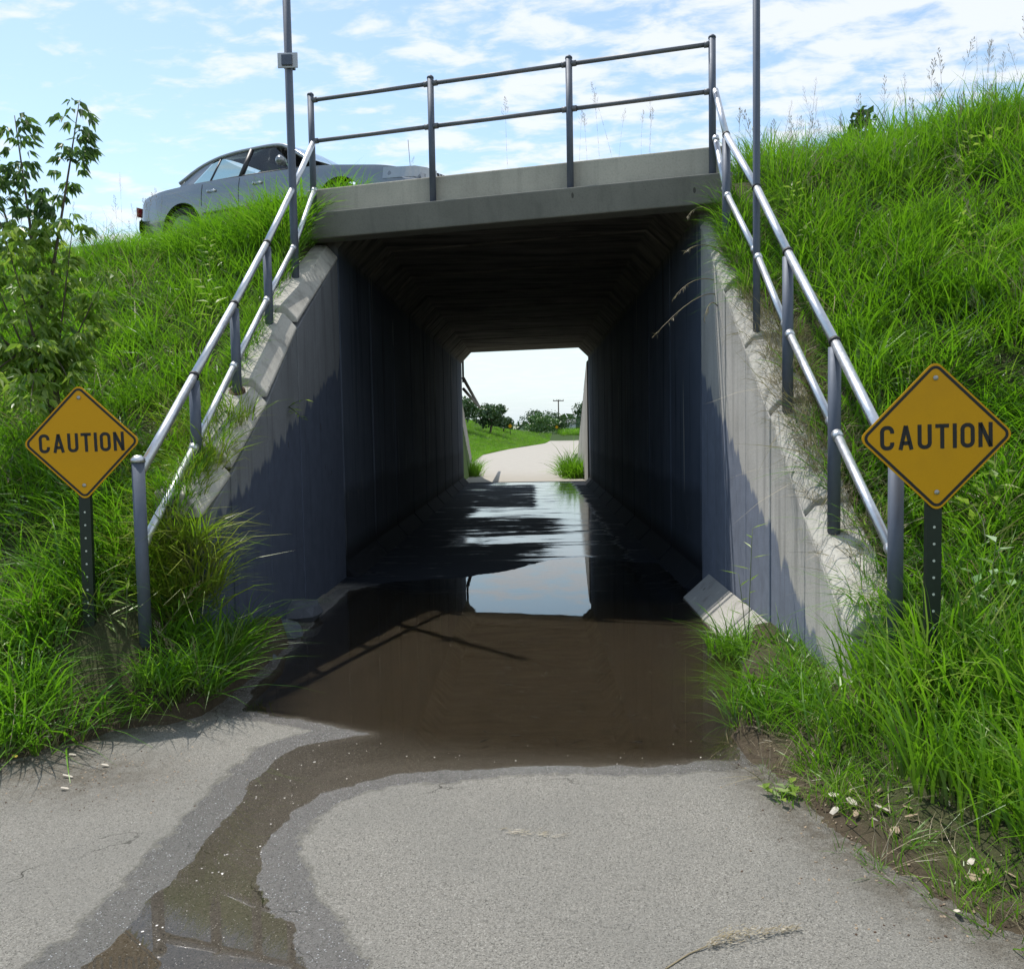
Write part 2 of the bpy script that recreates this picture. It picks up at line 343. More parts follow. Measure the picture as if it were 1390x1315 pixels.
def soil_mat():
    m = NM('soil'); n = m.noise(18, 6, 0.7); n2 = m.noise(90, 4, 0.7); g = m.at('soil')
    c = m.mix(n, (0.030, 0.022, 0.014), (0.10, 0.078, 0.052)); c = m.mix(m.ramp(n2, [(0.6, 0.0), (0.7, 0.7)]), c, (0.20, 0.175, 0.13))
    gcol = m.mix(m.noise(9, 6, 0.7), (0.018, 0.034, 0.008), (0.045, 0.085, 0.016))
    c = m.mix(g, gcol, c)
    return m.end(m.bsdf(c, 0.95, 0, m.bump(n, 0.8, 0.03), 0.2))
M['soil'] = soil_mat()
def grass_mat(name, a, b, c3, tr=0.42):
    m = NM(name); oi = m.n('ShaderNodeObjectInfo'); rnd = oi.outputs['Random']
    c = m.ramp(rnd, [(0.0, a), (0.5, b), (0.88, c3), (0.97, (0.24, 0.26, 0.06)), (1.0, (0.32, 0.27, 0.12))])
    patch = m.ramp(m.noise(0.9, 3, 0.5), [(0.35, 0.0), (0.65, 1.0)])
    c = m.mix(m.math('MULTIPLY', patch, 0.5), c, tuple(v * 1.25 for v in c3))
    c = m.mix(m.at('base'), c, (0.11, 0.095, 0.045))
    d = m.n('ShaderNodeBsdfDiffuse'); m.l(c, d.inputs[0]); t = m.n('ShaderNodeBsdfTranslucent')
    tc_ = m.mix(0.55, c, (0.19, 0.46, 0.01)); m.l(tc_, t.inputs[0])
    g = m.n('ShaderNodeBsdfGlossy'); g.inputs['Roughness'].default_value = 0.38; g.inputs[0].default_value = (1, 1, 1, 1)
    ms = m.n('ShaderNodeMixShader'); ms.inputs[0].default_value = tr; m.l(d.outputs[0], ms.inputs[1]); m.l(t.outputs[0], ms.inputs[2])
    m2 = m.n('ShaderNodeMixShader'); m2.inputs[0].default_value = 0.025; m.l(ms.outputs[0], m2.inputs[1]); m.l(g.outputs[0], m2.inputs[2])
    return m.end(m2.outputs[0])
M['grass'] = grass_mat('grass_blades', (0.018, 0.070, 0.005), (0.068, 0.195, 0.009), (0.17, 0.34, 0.018), 0.48)
M['lushgrass'] = grass_mat('lush_grass_blades', (0.016, 0.068, 0.006), (0.060, 0.185, 0.010), (0.15, 0.33, 0.018), 0.48)
def leafy(name, cols, tr=0.35):
    m = NM(name); n = m.noise(2.3, 2); g = m.n('ShaderNodeNewGeometry'); r = g.outputs['Random Per Island']
    c = m.ramp(r, [(i / (len(cols) - 1), cc) for i, cc in enumerate(cols)])
    d = m.n('ShaderNodeBsdfDiffuse'); m.l(c, d.inputs[0]); t = m.n('ShaderNodeBsdfTranslucent'); m.l(m.mix(0.4, c, (0.16, 0.28, 0.03)), t.inputs[0])
    gl = m.n('ShaderNodeBsdfGlossy'); gl.inputs['Roughness'].default_value = 0.4
    ms = m.n('ShaderNodeMixShader'); ms.inputs[0].default_value = tr; m.l(d.outputs[0], ms.inputs[1]); m.l(t.outputs[0], ms.inputs[2])
    m2 = m.n('ShaderNodeMixShader'); m2.inputs[0].default_value = 0.05; m.l(ms.outputs[0], m2.inputs[1]); m.l(gl.outputs[0], m2.inputs[2])
    return m.end(m2.outputs[0])
M['straw'] = leafy('dry_straw', [(0.16, 0.12, 0.07), (0.31, 0.25, 0.15), (0.46, 0.40, 0.27)], 0.25)
M['seed'] = leafy('seed_head', [(0.22, 0.17, 0.12), (0.36, 0.29, 0.20), (0.28, 0.20, 0.17)], 0.2)
M['leaf'] = leafy('sapling_leaf', [(0.10, 0.21, 0.02), (0.22, 0.38, 0.03), (0.38, 0.50, 0.08), (0.18, 0.33, 0.04)], 0.58)
M['leaf_d'] = leafy('sapling_top_leaf', [(0.05, 0.12, 0.03), (0.08, 0.17, 0.04), (0.13, 0.22, 0.06)], 0.45)
M['fartree'] = leafy('far_tree_leaf', [(0.022, 0.06, 0.02), (0.04, 0.09, 0.03), (0.06, 0.125, 0.04)], 0.15)
M['farbush'] = leafy('far_bush_leaf', [(0.04, 0.10, 0.025), (0.065, 0.15, 0.035), (0.10, 0.20, 0.05)], 0.15)
M['bark'] = simple('bark', (0.10, 0.08, 0.06), 0.9, 0, 0.4, 30, 0.6)
M['stem'] = simple('green_stem', (0.10, 0.14, 0.05), 0.7)
M['asphalt'] = simple('road_asphalt', (0.055, 0.055, 0.055), 0.9, 0, 0.3, 60, 0.5)
M['farpath'] = simple('far_path_concrete', (0.33, 0.305, 0.265), 0.9, 0, 0.12, 3, 0.3)
M['mown'] = simple('mown_grass', (0.085, 0.17, 0.028), 0.95, 0, 0.35, 1.2, 0.5)
M['rock'] = concrete('rubble', (0.10, 0.11, 0.13))
M['litter'] = simple('pale_litter', (0.50, 0.45, 0.38), 0.85, 0, 0.2, 60, 0.4)
M['chip'] = simple('wood_chip', (0.33, 0.25, 0.17), 0.9, 0, 0.35, 60, 0.4)
M['wood'] = simple('utility_pole_wood', (0.12, 0.09, 0.07), 0.9)

# ------------------------------------------------------------------ terrain functions
TX = lambda x, y: y + 0.28 * x                       # distance across the skewed road
PATH = [(-12, -6), (-8, 2.6), (-4.2, 3.5), (-3.2, 3.8), (-2.6, 4.0), (-2.4, 4.2), (-2.22, 4.52), (-1.94, 4.66), (-1.80, 4.95), (-1.80, 5.4), (-1.84, 6.0), (-1.9, 7.0), (-2.2, 7.6), (-2.2, 27.5),
        (1.75, 27.5), (1.75, 6.6), (1.50, 6.1), (1.33, 5.4), (1.12, 4.85), (0.97, 4.4), (0.95, 4.13), (0.99, 3.9), (1.02, 3.67), (1.06, 3.36), (1.13, 3.12), (1.2, 2.9), (1.31, 2.7), (1.43, 2.5), (1.9, 1.7), (2.6, 0.5), (3.2, -6)]
PUD = [(-1.68, 4.93), (-1.75, 5.44), (-1.78, 6.2), (-1.84, 7.2), (-1.84, 8.73), (-1.5, 9.2), (-0.83, 9.35), (-0.29, 9.79), (0.18, 10.58), (0.64, 10.84), (1.01, 10.4), (1.42, 10.2), (1.47, 8.7), (1.45, 7.49), (1.44, 6.68), (1.42, 5.9), (1.38, 5.3), (1.2, 4.9), (1.03, 4.43),
       (0.93, 4.12), (0.69, 4.08), (0.45, 4.05), (0.18, 4.07), (-0.1, 4.06), (-0.38, 4.01), (-0.64, 3.97), (-0.83, 3.88), (-0.96, 3.74), (-1.02, 3.6), (-1.06, 3.40), (-1.07, 3.25), (-1.02, 3.1), (-0.95, 2.92), (-0.80, 2.72), (-0.68, 2.5), (-0.6, 2.2),
       (-0.7, 1.7), (-1.1, 1.5), (-1.4, 1.8), (-1.42, 2.2), (-1.37, 2.51), (-1.33, 2.63), (-1.31, 3.04), (-1.30, 3.6), (-1.29, 3.91), (-1.26, 4.26), (-1.09, 4.43), (-0.88, 4.53), (-1.01, 4.6), (-1.34, 4.79)]
PUD_WET = [(-0.38, 3.93), (-0.74, 3.78), (-0.90, 3.63), (-0.93, 3.42), (-0.89, 3.21), (-0.88, 2.97), (-0.73, 2.8), (-0.60, 2.71), (-0.47, 2.5)]
def prof(t, pts):
    return np.interp(t, [p[0] for p in pts], [p[1] for p in pts])
PL = [(4.2, 0.05), (4.7, 0.28), (5.1, 0.60), (6.1, 1.40), (6.8, 1.85), (7.8, 2.55), (8.9, 3.35), (9.6, 3.80), (10.5, 3.98), (11.4, 4.02), (60, 4.1)]
PR = [(3.3, 0.05), (4.2, 0.48), (4.95, 0.92), (6.07, 1.72), (7.4, 2.68), (8.4, 3.50), (9.1, 3.95), (10.0, 4.18), (11, 4.22), (60, 4.22)]
FARP = [(-1e3, 9.0), (25.3, 4.22), (26.2, 4.0), (31.5, 0.35), (34, 0.0), (1e4, 0.0)]
FAREDGE = [(25, -2.1), (28.5, -2.17), (40.8, -2.82), (54.6, -3.08), (69.3, -1.87), (93.6, 1.38), (151, 4.12), (220, 30), (400, 90)]
def height(x, y):
    x = np.asarray(x, float); y = np.asarray(y, float); t = TX(x, y)
    lp = prof(t + 0.644, PL); rp = prof(t - 0.532, PR)
    rp = rp + 0.35 * sstep(3.0, 5.5, x) * sstep(3.0, 6.0, y)
    lp = lp - 0.06 * np.clip(-x - 3.6, 0, 5)
    lp = np.maximum(lp, np.clip(0.30 * (-x - 2.7), 0, 1.2)); rp = np.maximum(rp, np.clip(0.42 * (x - 1.45), 0, 2.6))
    side = np.where(x < 0, lp, rp)
    sd = -poly_sd(x, y, PATH)                                    # distance outside the path
    ramp = np.where(x < 0, 0.01 + 0.16 * sd + 1.3 * np.clip(sd - 0.15, 0, None), 0.01 + 0.07 * sd + 1.0 * np.clip(sd - 0.42, 0, None))
    near = np.minimum(side, ramp)
    near = near + (side - near) * sstep(4.3, 6.2, y) * (sd > 0) + 0.05 * fbm(x, y, 1.1) * np.clip(sd * 2, 0, 1)
    corr = (x > -2.2) & (x < 1.76)
    near = np.where(corr & (y > 4.7), np.minimum(near, 0.22), near)
    near = np.where(corr & (y > 6.5), -0.25, near)
    near = np.where(sd <= 0.0, -0.12, near)
    # behind the camera it flattens out
    near = np.where((y < 1.0) & (sd > 0), np.minimum(near, 0.35), near)
    near = near + 0.05 * fbm(x, y, 0.9, 4) * sstep(4.5, 6.5, y) * ~corr
    far = np.interp(t, [p[0] for p in FARP], [p[1] for p in FARP])
    ex = np.interp(y, [p[0] for p in FAREDGE], [p[1] for p in FAREDGE])
    hill = np.clip(0.30 * (ex - 0.5 - x), 0, 3.0) * sstep(30, 60, y) * (1 - 0.85 * sstep(105, 135, y))
    rbank = np.clip(0.14 * (x - (ex + 3.4 + 0.012 * y)), 0, 1.6) * sstep(70, 120, y) + 0.75 * sstep(112, 126, y)
    far = far + hill + rbank + 0.10 * fbm(x, y, 0.12) * sstep(35, 60, y)
    far = np.where(corr & (y < 33) & (y > 15), -0.2, far)
    onpath = (x > ex) & (x < ex + 4.0 + 0.09 * np.clip(y - 30, 0, 200)) & (y > 30) & (y < 112)
    far = np.where(onpath, np.minimum(far, -0.03), far)
    return np.where(t > 18, far, near)

# one terrain sheet out to the horizon, finer near the camera; grid lines bracket the wing walls
xs = np.concatenate([-np.geomspace(900, 15, 26), np.arange(-14, -2.4, 0.14), [-2.30, -2.10], np.arange(-2.0, 1.6, 0.1), [1.70, 1.86], np.arange(1.95, 11, 0.14), np.geomspace(11.5, 900, 28)])
ys = np.concatenate([-np.geomspace(600, 3.6, 16), np.arange(-3, 13, 0.12), np.arange(13.2, 24, 0.6), np.arange(24, 44, 0.35), np.arange(44, 150, 1.6), np.geomspace(153, 1500, 22)])
X, Y = np.meshgrid(xs, ys); Z = height(X, Y)
o = np_mesh('ground', np.stack([X.ravel(), Y.ravel(), Z.ravel()], 1), grid_faces(len(xs), len(ys)), M['soil'], smooth=True)
sdp = -poly_sd(X.ravel(), Y.ravel(), PATH)
soilv = np.clip(1 - (sdp - 0.15) / 0.45, 0, 1) * (Y.ravel() < 9) ; soilv = np.maximum(soilv, 0.55 * (Y.ravel() < 12) * (np.abs(X.ravel()) < 12))
attr(o.data, 'soil', soilv); tag(o, 'grassy embankment and verges either side of the underpass', kind='structure')

# near path with a dished low spot that holds the puddle
def path_z(x, y):
    sd = poly_sd(x, y, PUD)
    e = sd + 0.045 * fbm(x, y, 7.0, 3, 4)
    z = np.where(e > 0, -np.clip(e * 0.16, 0, 0.045), np.clip(-e * 0.11, 0, 0.016) * np.where(np.asarray(y) > 8.5, 0.12, 1.0))
    return z + 0.0007 * RNG.standard_normal(np.shape(x)) * (np.asarray(y) < 8.6), sd, e
def path_part(xa, xb, ya, yb, st):
    a = np.arange(xa, xb + 1e-6, st); b = np.arange(ya, yb + 1e-6, st); return a, b
px = np.concatenate([np.arange(-12, -3.0, 0.5), np.arange(-3.0, 1.95, 0.026), np.arange(2.0, 3.6, 0.4)])
py = np.concatenate([np.arange(-6, 1.9, 0.4), np.arange(2.0, 6.5, 0.026), np.arange(6.5, 12.0, 0.04), np.arange(12.1, 26.3, 0.14), [26.3]])
PX, PY = np.meshgrid(px, py); pz, psd, pe = path_z(PX, PY)
o = np_mesh('path', np.stack([PX.ravel(), PY.ravel(), pz.ravel()], 1), grid_faces(len(px), len(py)), M['path'], smooth=True)
wetp = poly_sd(PX, PY, PUD)
wet = np.clip(1.0 + wetp / 0.26, 0, 1)
attr(o.data, 'wet', wet.ravel()); attr(o.data, 'silt', sstep(0.0, 0.09, pe).ravel() * np.clip(0.03 + 0.97 * sstep(3.85, 4.6, PY.ravel() + 0.25 * PX.ravel()), 0, 1))
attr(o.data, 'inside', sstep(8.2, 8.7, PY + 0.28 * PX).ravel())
attr(o.data, 'algae', (0.6 * np.exp(-(((PX + 1.15) / 0.16) ** 2 + ((PY - 3.45) / 0.35) ** 2)) + np.exp(-(((PX - 1.1) / 0.2) ** 2 + ((PY - 5.4) / 0.6) ** 2))).ravel())
pedge = poly_sd(PX, PY, PATH)
def blob(x0, x1, y0, y1, sx, sy): return sstep(x0 - sx, x0 + sx, PX) * (1 - sstep(x1 - sx, x1 + sx, PX)) * sstep(y0 - sy, y0 + sy, PY) * (1 - sstep(y1 - sy, y1 + sy, PY))
pt = np.maximum.reduce([blob(-1.3, 0.05, 17.8, 24.8, 0.12, 0.7), 0.9 * blob(-1.5, 0.35, 13.2, 16.0, 0.35, 0.6), blob(-2.6, 0.1, 8.9, 12.1, 0.5, 0.5), blob(-2.6, -1.15, 9, 27, 0.25, 0.5), blob(1.15, 2.2, 9, 27, 0.12, 0.5)])
attr(o.data, 'patch', pt.ravel())
attr(o.data, 'dirt', (np.clip(1 - pedge / 0.28, 0, 1) ** 1.5 * 0.9 + 0.8 * np.exp(-(((PX + 2.1) / 0.42) ** 2 + ((PY - 3.95) / 0.28) ** 2))).clip(0, 1).ravel())
tag(o, 'worn concrete path running down into the underpass', kind='structure')

wx = np.arange(-1.95, 1.75, 0.05); wy = np.arange(1.3, 11.2, 0.05); WX, WY = np.meshgrid(wx, wy); _, _, we = path_z(WX, WY)
f = grid_faces(len(wx), len(wy)); keep = (we.ravel()[f] > -0.06).any(1)
used, inv = np.unique(f[keep], return_inverse=True)
o = np_mesh('puddle_water', np.stack([WX.ravel(), WY.ravel(), np.zeros(WX.size)], 1)[used], inv.reshape(-1, 4), M['water'], smooth=True)
tag(o, 'still brown puddle flooding the underpass mouth and trickling forward', kind='structure')

# far path
fy = np.concatenate([np.arange(26.3, 60, 1.2), np.arange(60, 114, 2.0)])
fe = np.interp(fy, [p[0] for p in FAREDGE], [p[1] for p in FAREDGE]); wdt = 3.7 + 0.085 * np.clip(fy - 30, 0, 200)
nx = 7; V = []
for i in range(len(fy)):
    for k in range(nx): V.append((fe[i] + wdt[i] * k / (nx - 1), fy[i], 0.012))
V += [(x_, y_, 0.012) for x_, y_ in []]
mk('far_path', V, grid_faces(nx, len(fy)).tolist(), M['farpath']); tag(bpy.data.objects['far_path'], 'pale concrete path curving away beyond the underpass', kind='structure')
# the path turns right at its far end, crossing in front of the bushes
arc = [(2.8, 104), (6, 113), (13, 118.5), (24, 121), (60, 124)]; arc2 = [(9.5, 104), (11, 107.5), (16, 110.5), (26, 112.5), (60, 114)]
V = [(a, b, 0.025) for a, b in arc] + [(a, b, 0.025) for a, b in arc2]
mk('far_path_bend', V, [(i, i + 5, i + 6, i + 1) for i in range(4)], M['farpath']); tag(bpy.data.objects['far_path_bend'], 'distant bend of the pale path', kind='structure')

# road on the embankment
V = []; Fc = []
for i, x_ in enumerate(np.linspace(-120, 120, 41)):
    for tt in (10.9, 22.0): V.append((x_, tt - 0.28 * x_, 4.30))
    for tt in (10.6, 22.3): V.append((x_, tt - 0.28 * x_, 4.15))
for i in range(40):
    a = i * 4; b = a + 4
    Fc += [(a, b, b + 1, a + 1), (a + 2, b + 2, b, a), (a + 1, b + 1, b + 3, a + 3)]
mk('road', V, Fc, M['asphalt']); tag(bpy.data.objects['road'], 'asphalt road crossing above the underpass', kind='structure')
m_ = MB()
for tt in (11.2, 16.4, 16.6, 21.7):
    m_.add([(-120, tt + 33.6, 4.304), (120, tt - 33.6, 4.304), (120, tt - 33.5, 4.304), (-120, tt + 33.7, 4.304)], [(0, 1, 2, 3)])
tag(m_.build('road_marking', simple('road_paint', (0.7, 0.7, 0.66), 0.7)), 'painted lines on the road above', kind='structure')
# fill over the tunnel between the parapets
V = []; 
for x_ in np.linspace(-2.38, 1.94, 8):
    for tt in (9.12, 9.7, 10.62): V.append((x_, tt - 0.28 * x_, 4.08 if tt < 9.5 else 4.18))
    for tt in (22.25, 25.8): V.append((x_, tt - 0.28 * x_, 4.12))
Fc = []
for i in range(7):
    a = i * 5; b = a + 5; Fc += [(a, b, b + 1, a + 1), (a + 1, b + 1, b + 2, a + 2), (a + 3, b + 3, b + 4, a + 4)]
mk('road_shoulder', V, Fc, M['soil']); attr(bpy.data.objects['road_shoulder'].data, 'soil', [0.6] * 40)
tag(bpy.data.objects['road_shoulder'], 'gravelly grass shoulder behind the parapet', kind='structure')

# ------------------------------------------------------------------ underpass
XL, XR = -2.05, 1.62
up = empty('underpass', (0, 9, 0), 'dark concrete box underpass through the embankment with joints in walls and ceiling', 'underpass')
ring_i = [(XL, 0.17), (XL, 3.55), (XL + 0.30, 3.85), (XR - 0.26, 3.85), (XR, 3.59), (XR, 0.17), (XR - 0.25, -0.10), (XL + 0.25, -0.10)]
ring_o = [(XL - 0.26, -0.3), (XL - 0.26, 4.06), (XR + 0.24, 4.06), (XR + 0.24, -0.3)]
NSEC = 9; T0, T1 = 8.97, 25.75
def front(x, t): return t - 0.28 * x
cuts = np.linspace(T0, T1, NSEC + 1)
shared = None
def section_mesh(gap, L):
    """walls, haunches and slabs of one precast box section; z-y skewed, local origin at t=0"""
    m = MB(); n = 8
    outer = [(XL - 0.26, 0.17), (XL - 0.26, 3.55), (XL - 0.26, 4.06), (XR + 0.24, 4.06), (XR + 0.24, 3.59), (XR + 0.24, 0.17), (XR + 0.24, -0.3), (XL - 0.26, -0.3)]
    r = 0.035                                            # chamfered arris at each joint
    cxm, czm = (XL + XR) / 2, 1.9
    def grow(p, d):
        x_, z_ = p; return (x_ + math.copysign(d, x_ - cxm), z_ + math.copysign(d, z_ - czm))
    rows = [([grow(p, r) for p in ring_i], gap), (ring_i, gap + r), (ring_i, L - gap - r), ([grow(p, r) for p in ring_i], L - gap), (outer, L - gap), (outer, gap)]
    V = []
    for ring, t in rows: V += [(p[0], t - 0.28 * p[0], p[1]) for p in ring]
    Fc = []
    for a in range(6):
        b = (a + 1) % 6
        for k in range(n): Fc.append((a * n + k, b * n + k, b * n + (k + 1) % n, a * n + (k + 1) % n))
    return m.add(V, Fc)
L_ = cuts[1] - cuts[0]
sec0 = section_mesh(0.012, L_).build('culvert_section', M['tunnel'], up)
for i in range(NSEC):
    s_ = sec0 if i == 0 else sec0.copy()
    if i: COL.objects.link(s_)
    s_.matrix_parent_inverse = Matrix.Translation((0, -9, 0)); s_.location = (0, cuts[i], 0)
# thin dark backing so that no daylight comes through the joints
m = MB()
ob = [(XL - 0.27, -0.31), (XL - 0.27, 4.07), (XR + 0.25, 4.07), (XR + 0.25, -0.31)]
for k in range(4):
    a = ob[k]; b = ob[(k + 1) % 4]
    nx_, nz_ = [(-1, 0), (0, 1), (1, 0), (0, -1)][k]; th = 0.02
    pts = [a, b, (b[0] + nx_ * th, b[1] + nz_ * th), (a[0] + nx_ * th, a[1] + nz_ * th)]
    m.prism(pts, lambda p: (p[0], T0 + 0.05 - 0.28 * p[0], p[1]), lambda p: (p[0], T1 - 0.05 - 0.28 * p[0], p[1]))
m.build('joint_membrane', M['black'], up)
def header(tf, sgn, zb=3.60):
    # drop beam: bottom 3.6, face leaning back to a ledge at 3.85, ledge, upstand parapet to 4.15
    xa, xb = XL - 0.30, XR + 0.22
    def pr(pts, name, mat, bev, xa=xa, xb=xb):
        q = MB().prism(pts, lambda p: (xa, tf + sgn * p[0] - 0.28 * xa, p[1]), lambda p: (xb, tf + sgn * p[0] - 0.28 * xb, p[1]))
        return q.build(name, mat, up, bevel=bev)
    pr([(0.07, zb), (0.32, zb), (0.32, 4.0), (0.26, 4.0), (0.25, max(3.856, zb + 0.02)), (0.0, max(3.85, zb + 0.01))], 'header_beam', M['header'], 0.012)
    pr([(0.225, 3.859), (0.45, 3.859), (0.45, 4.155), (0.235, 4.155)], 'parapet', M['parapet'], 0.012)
header(8.64, 1); header(25.85, -1, 3.90)

def wing(name, parent_loc, side, x_in, x_out, cutsy, top, mat, label, cope_w=0.0, lip=0.03, chamf=0.12, end_grow=0.05):
    """panels of a stepped wing wall: cutsy from far to near, top(y) gives height"""
    w = empty(name, parent_loc, label, 'wing wall')
    s = 1 if x_out > x_in else -1
    for i in range(len(cutsy) - 1):
        ya, yb = cutsy[i], cutsy[i + 1]; dirn = -1 if yb < ya else 1
        g = 0.011 * dirn; a = ya + g; b = yb - g
        xi = x_in + s * 0.004 * (i % 2)
        za, zb = top(a), top(b)
        if i == 0 and name == 'wing_wall': pass
        MB().prism([(a, -0.28), (a, za), (b, zb), (b, -0.28)], lambda p: (xi, p[0], p[1]), lambda p: (x_out, p[0], p[1])).build('wall_panel', mat, w, bevel=0.008)
        # coping: chamfered inner edge, slightly proud, lower end laps over the next one
        b2 = yb - g + dirn * (-0.0)
        def cp(y, z): return [(xi - s * 0.006, y, z + 0.002), (xi - s * 0.006, y, z + 0.03), (xi + s * chamf * 0.85, y, z + chamf + 0.03), (x_out + s * 0.03, y, z + chamf + 0.05), (x_out + s * 0.03, y, z + 0.002)]
        A = cp(a, za + 0.0); B = cp(b2, zb + lip)
        MB().add(A + B, [(0, 1, 2, 3, 4), (9, 8, 7, 6, 5)] + [(k, k + 5, (k + 1) % 5 + 5, (k + 1) % 5) for k in range(5)]).build('coping', M['cope'], w, bevel=0.01)
    # backing so the joints read dark
    ya, yb = cutsy[0], cutsy[-1]
    MB().prism([(ya, -0.28), (ya, top(ya) - 0.04), (yb + (0.02 if yb < ya else -0.02), top(yb) - 0.04), (yb + (0.02 if yb < ya else -0.02), -0.28)],
               lambda p: (x_in + s * 0.03, p[0], p[1]), lambda p: (x_out - s * 0.03, p[0], p[1])).build('joint_filler', M['black'], w)
    return w
topL = lambda y: float(np.interp(y, [4.6, 5.2, 6.1, 6.83, 7.8, 8.63, 9.1, 9.6], [0.62, 0.92, 1.36, 1.80, 2.49, 3.12, 3.40, 3.42]))
topR = lambda y: float(np.interp(y, [4.2, 4.7, 5.43, 6.07, 7.43, 8.15, 8.6], [0.30, 0.56, 1.10, 1.62, 2.62, 3.38, 3.44]))
wing('wing_wall', (-2.1, 7, 0), -1, XL, XL - 0.26, [9.54, 7.80, 6.83, 5.96, 5.38], topL, M['conc_l_shaded'], 'left wing wall in shade, its sunlit coping stepping down beside the mown path railing', lip=0.05)
wing('wing_wall', (1.7, 6.5, 0), 1, XR, XR + 0.24, [8.51, 7.46, 6.76, 6.07, 5.30, 4.50], topR, M['conc_r'], 'right wing wall of pale concrete with blue-grey paint on its lower half', lip=0.02, chamf=0.07)
topF = lambda y: float(np.interp(y, [25.3, 31.5], [3.5, 0.45]))
wing('wing_wall', (1.7, 28, 0), 1, XR - 0.03, XR + 0.22, [25.42, 27.0, 28.6, 30.2, 31.4], topF, M['conc'], 'far right wing wall, bright strip beyond the tunnel exit', lip=0.02)
wing('wing_wall', (-2.1, 28, 0), -1, XL - 0.17, XL - 0.40, [26.50, 28.0, 29.6, 31.2, 32.4], lambda y: topF(y - 1), M['conc'], 'far left wing wall beyond the tunnel exit', lip=0.02)
# right footing haunch along the wing wall
ft = MB()
for a, b in ((8.14, 6.55), (6.53, 5.45)):
    q = MB().prism([(XR - 0.27, -0.16), (XR - 0.25, 0.0), (XR - 0.006, 0.22), (XR - 0.006, -0.16)], lambda p: (p[0], a, p[1]), lambda p: (p[0], b, p[1]))
    ob_ = q.build('footing', M['conc'], None, bevel=0.015)
    tag(ob_, {8.14: 'chamfered concrete footing at the tunnel corner behind the grass clump in the water', 6.53: 'pale chamfered footing at the foot of the right wing wall between two grass clumps'}[a], 'footing')

# ------------------------------------------------------------------ railings
def rail_part(pts, r, name, mat, parent, n=14): return MB().tube(pts, r, n).build(name, mat, parent, smooth=True)
br = empty('bridge_railing', (0, 9, 4.15), 'grey pipe railing with four posts on the bridge parapet', 'railing')
bp = [(-2.26, 9.60), (-0.96, 9.25), (0.41, 8.87), (1.70, 8.52)]
zb_, zt_ = 3.87, 5.10
bp = [(x_, 8.81 - 0.28 * x_) for x_, _ in bp]
for i, (x_, y_) in enumerate(bp):
    pst = rail_part([(x_, y_, zb_), (x_, y_, zt_)], 0.033, 'post', M['post'], br)
    MB().tube([(x_, y_, zt_), (x_, y_, zt_ + 0.015), (x_, y_, zt_ + 0.03)], [0.036, 0.034, 0.018], 14).build('post_cap', M['post'], pst, smooth=True)
    MB().box((x_ - 0.07, y_ - 0.075, zb_ - 0.012), (x_ + 0.07, y_ + 0.08, zb_)).build('base_plate', M['post'], pst)
for i in range(3):
    a, b = bp[i], bp[i + 1]
    for z_ in (5.05, 4.63):
        A = Vector((a[0] + 0.05, a[1] - 0.014, z_)); B = Vector((b[0] - 0.05, b[1] + 0.014, z_))
        rl_ = rail_part([A, B], 0.021, 'rail', M['brail'], br)
        for P, Q in ((A, B), (B, A)):
            d = (Q - P).normalized()
            rail_part([P - d * 0.03, P + d * 0.02], 0.028, 'rail_socket', M['brail'], rl_)

def slope_rail(x, posts, tops, label, top_tie, mid_tie, tall=None, group=None, r=0.028):
    """posts: list of (y, zbase, ztop, zmid); last one is the free end post"""
    sr = empty('slope_railing', (x, posts[-1][0], posts[-1][1]), label, 'railing')
    prevT, prevM = top_tie, mid_tie
    for i, (y_, z0, z1, zm) in enumerate(posts):
        last = i == len(posts) - 1
        if i != tall: rail_part([(x, y_, z0 - 0.15), (x, y_, z1 - (0.0 if last else 0.03))], 0.036, 'post', M['post'], sr)
        if last: MB().tube([(x, y_, z1), (x, y_, z1 + 0.02), (x, y_, z1 + 0.04)], [0.042, 0.040, 0.02], 14).build('post_cap', M['rail'], sr, smooth=True)
        T = Vector((x, y_ + (0.04 if last else 0), z1 - (0.05 if last else 0))); Mi = Vector((x, y_ + 0.04, zm)); 
        rail_part([prevT, T], r, 'top_rail', M['rail'], sr)
        rail_part([prevM, Mi], r * 0.9, 'lower_rail', M['rail'], sr)
        if not last:
            d = (T - prevT).normalized(); rail_part([T - d * 0.012, T + d * 0.012], r * 1.22, 'band', M['black'], sr)
        else:
            d = (T - prevT).normalized()
        for P in (Mi, prevM + (Mi - prevM).normalized() * 0.03):
            dd = (Mi - prevM).normalized(); rail_part([P - dd * 0.035, P + dd * 0.01], r * 1.12, 'collar', M['rail'], sr)
        if not last and x < 0:
            MB().tube([(x, y_ + 0.008, z0 - 0.01), (x, y_ - 0.008, z0 + 0.012)], 0.062, 16).build('base_ring', M['rust'], sr)
        prevT = T; prevM = Mi + Vector((0, -0.08, 0)) + (Mi - prevM).normalized() * 0.0
        if not last: prevM.z -= 0.06
    return sr
LX = -2.24
Lposts = [(8.53, 3.03, 3.90, 3.40), (7.62, 2.42, 3.20, 2.78), (6.72, 1.90, 2.56, 2.16), (5.86, 1.42, 1.97, 1.56), (4.97, 0.52, 1.43, 0.97)]
bpl = bp[0]; bpr = bp[3]
slope_rail(LX, Lposts, None, 'left slope railing of shiny galvanised pipe running down to the left caution sign', Vector((LX, bpl[1] - 0.04, 4.60)), Vector((LX, bpl[1] - 0.04, 4.12)), tall=0)
RX = 1.72
Rposts = [(7.85, 3.12, 4.08, 3.62), (6.82, 2.35, 3.36, 2.90), (6.00, 1.78, 2.72, 2.24), (5.08, 1.10, 2.04, 1.58), (4.22, 0.62, 1.46, 0.96)]
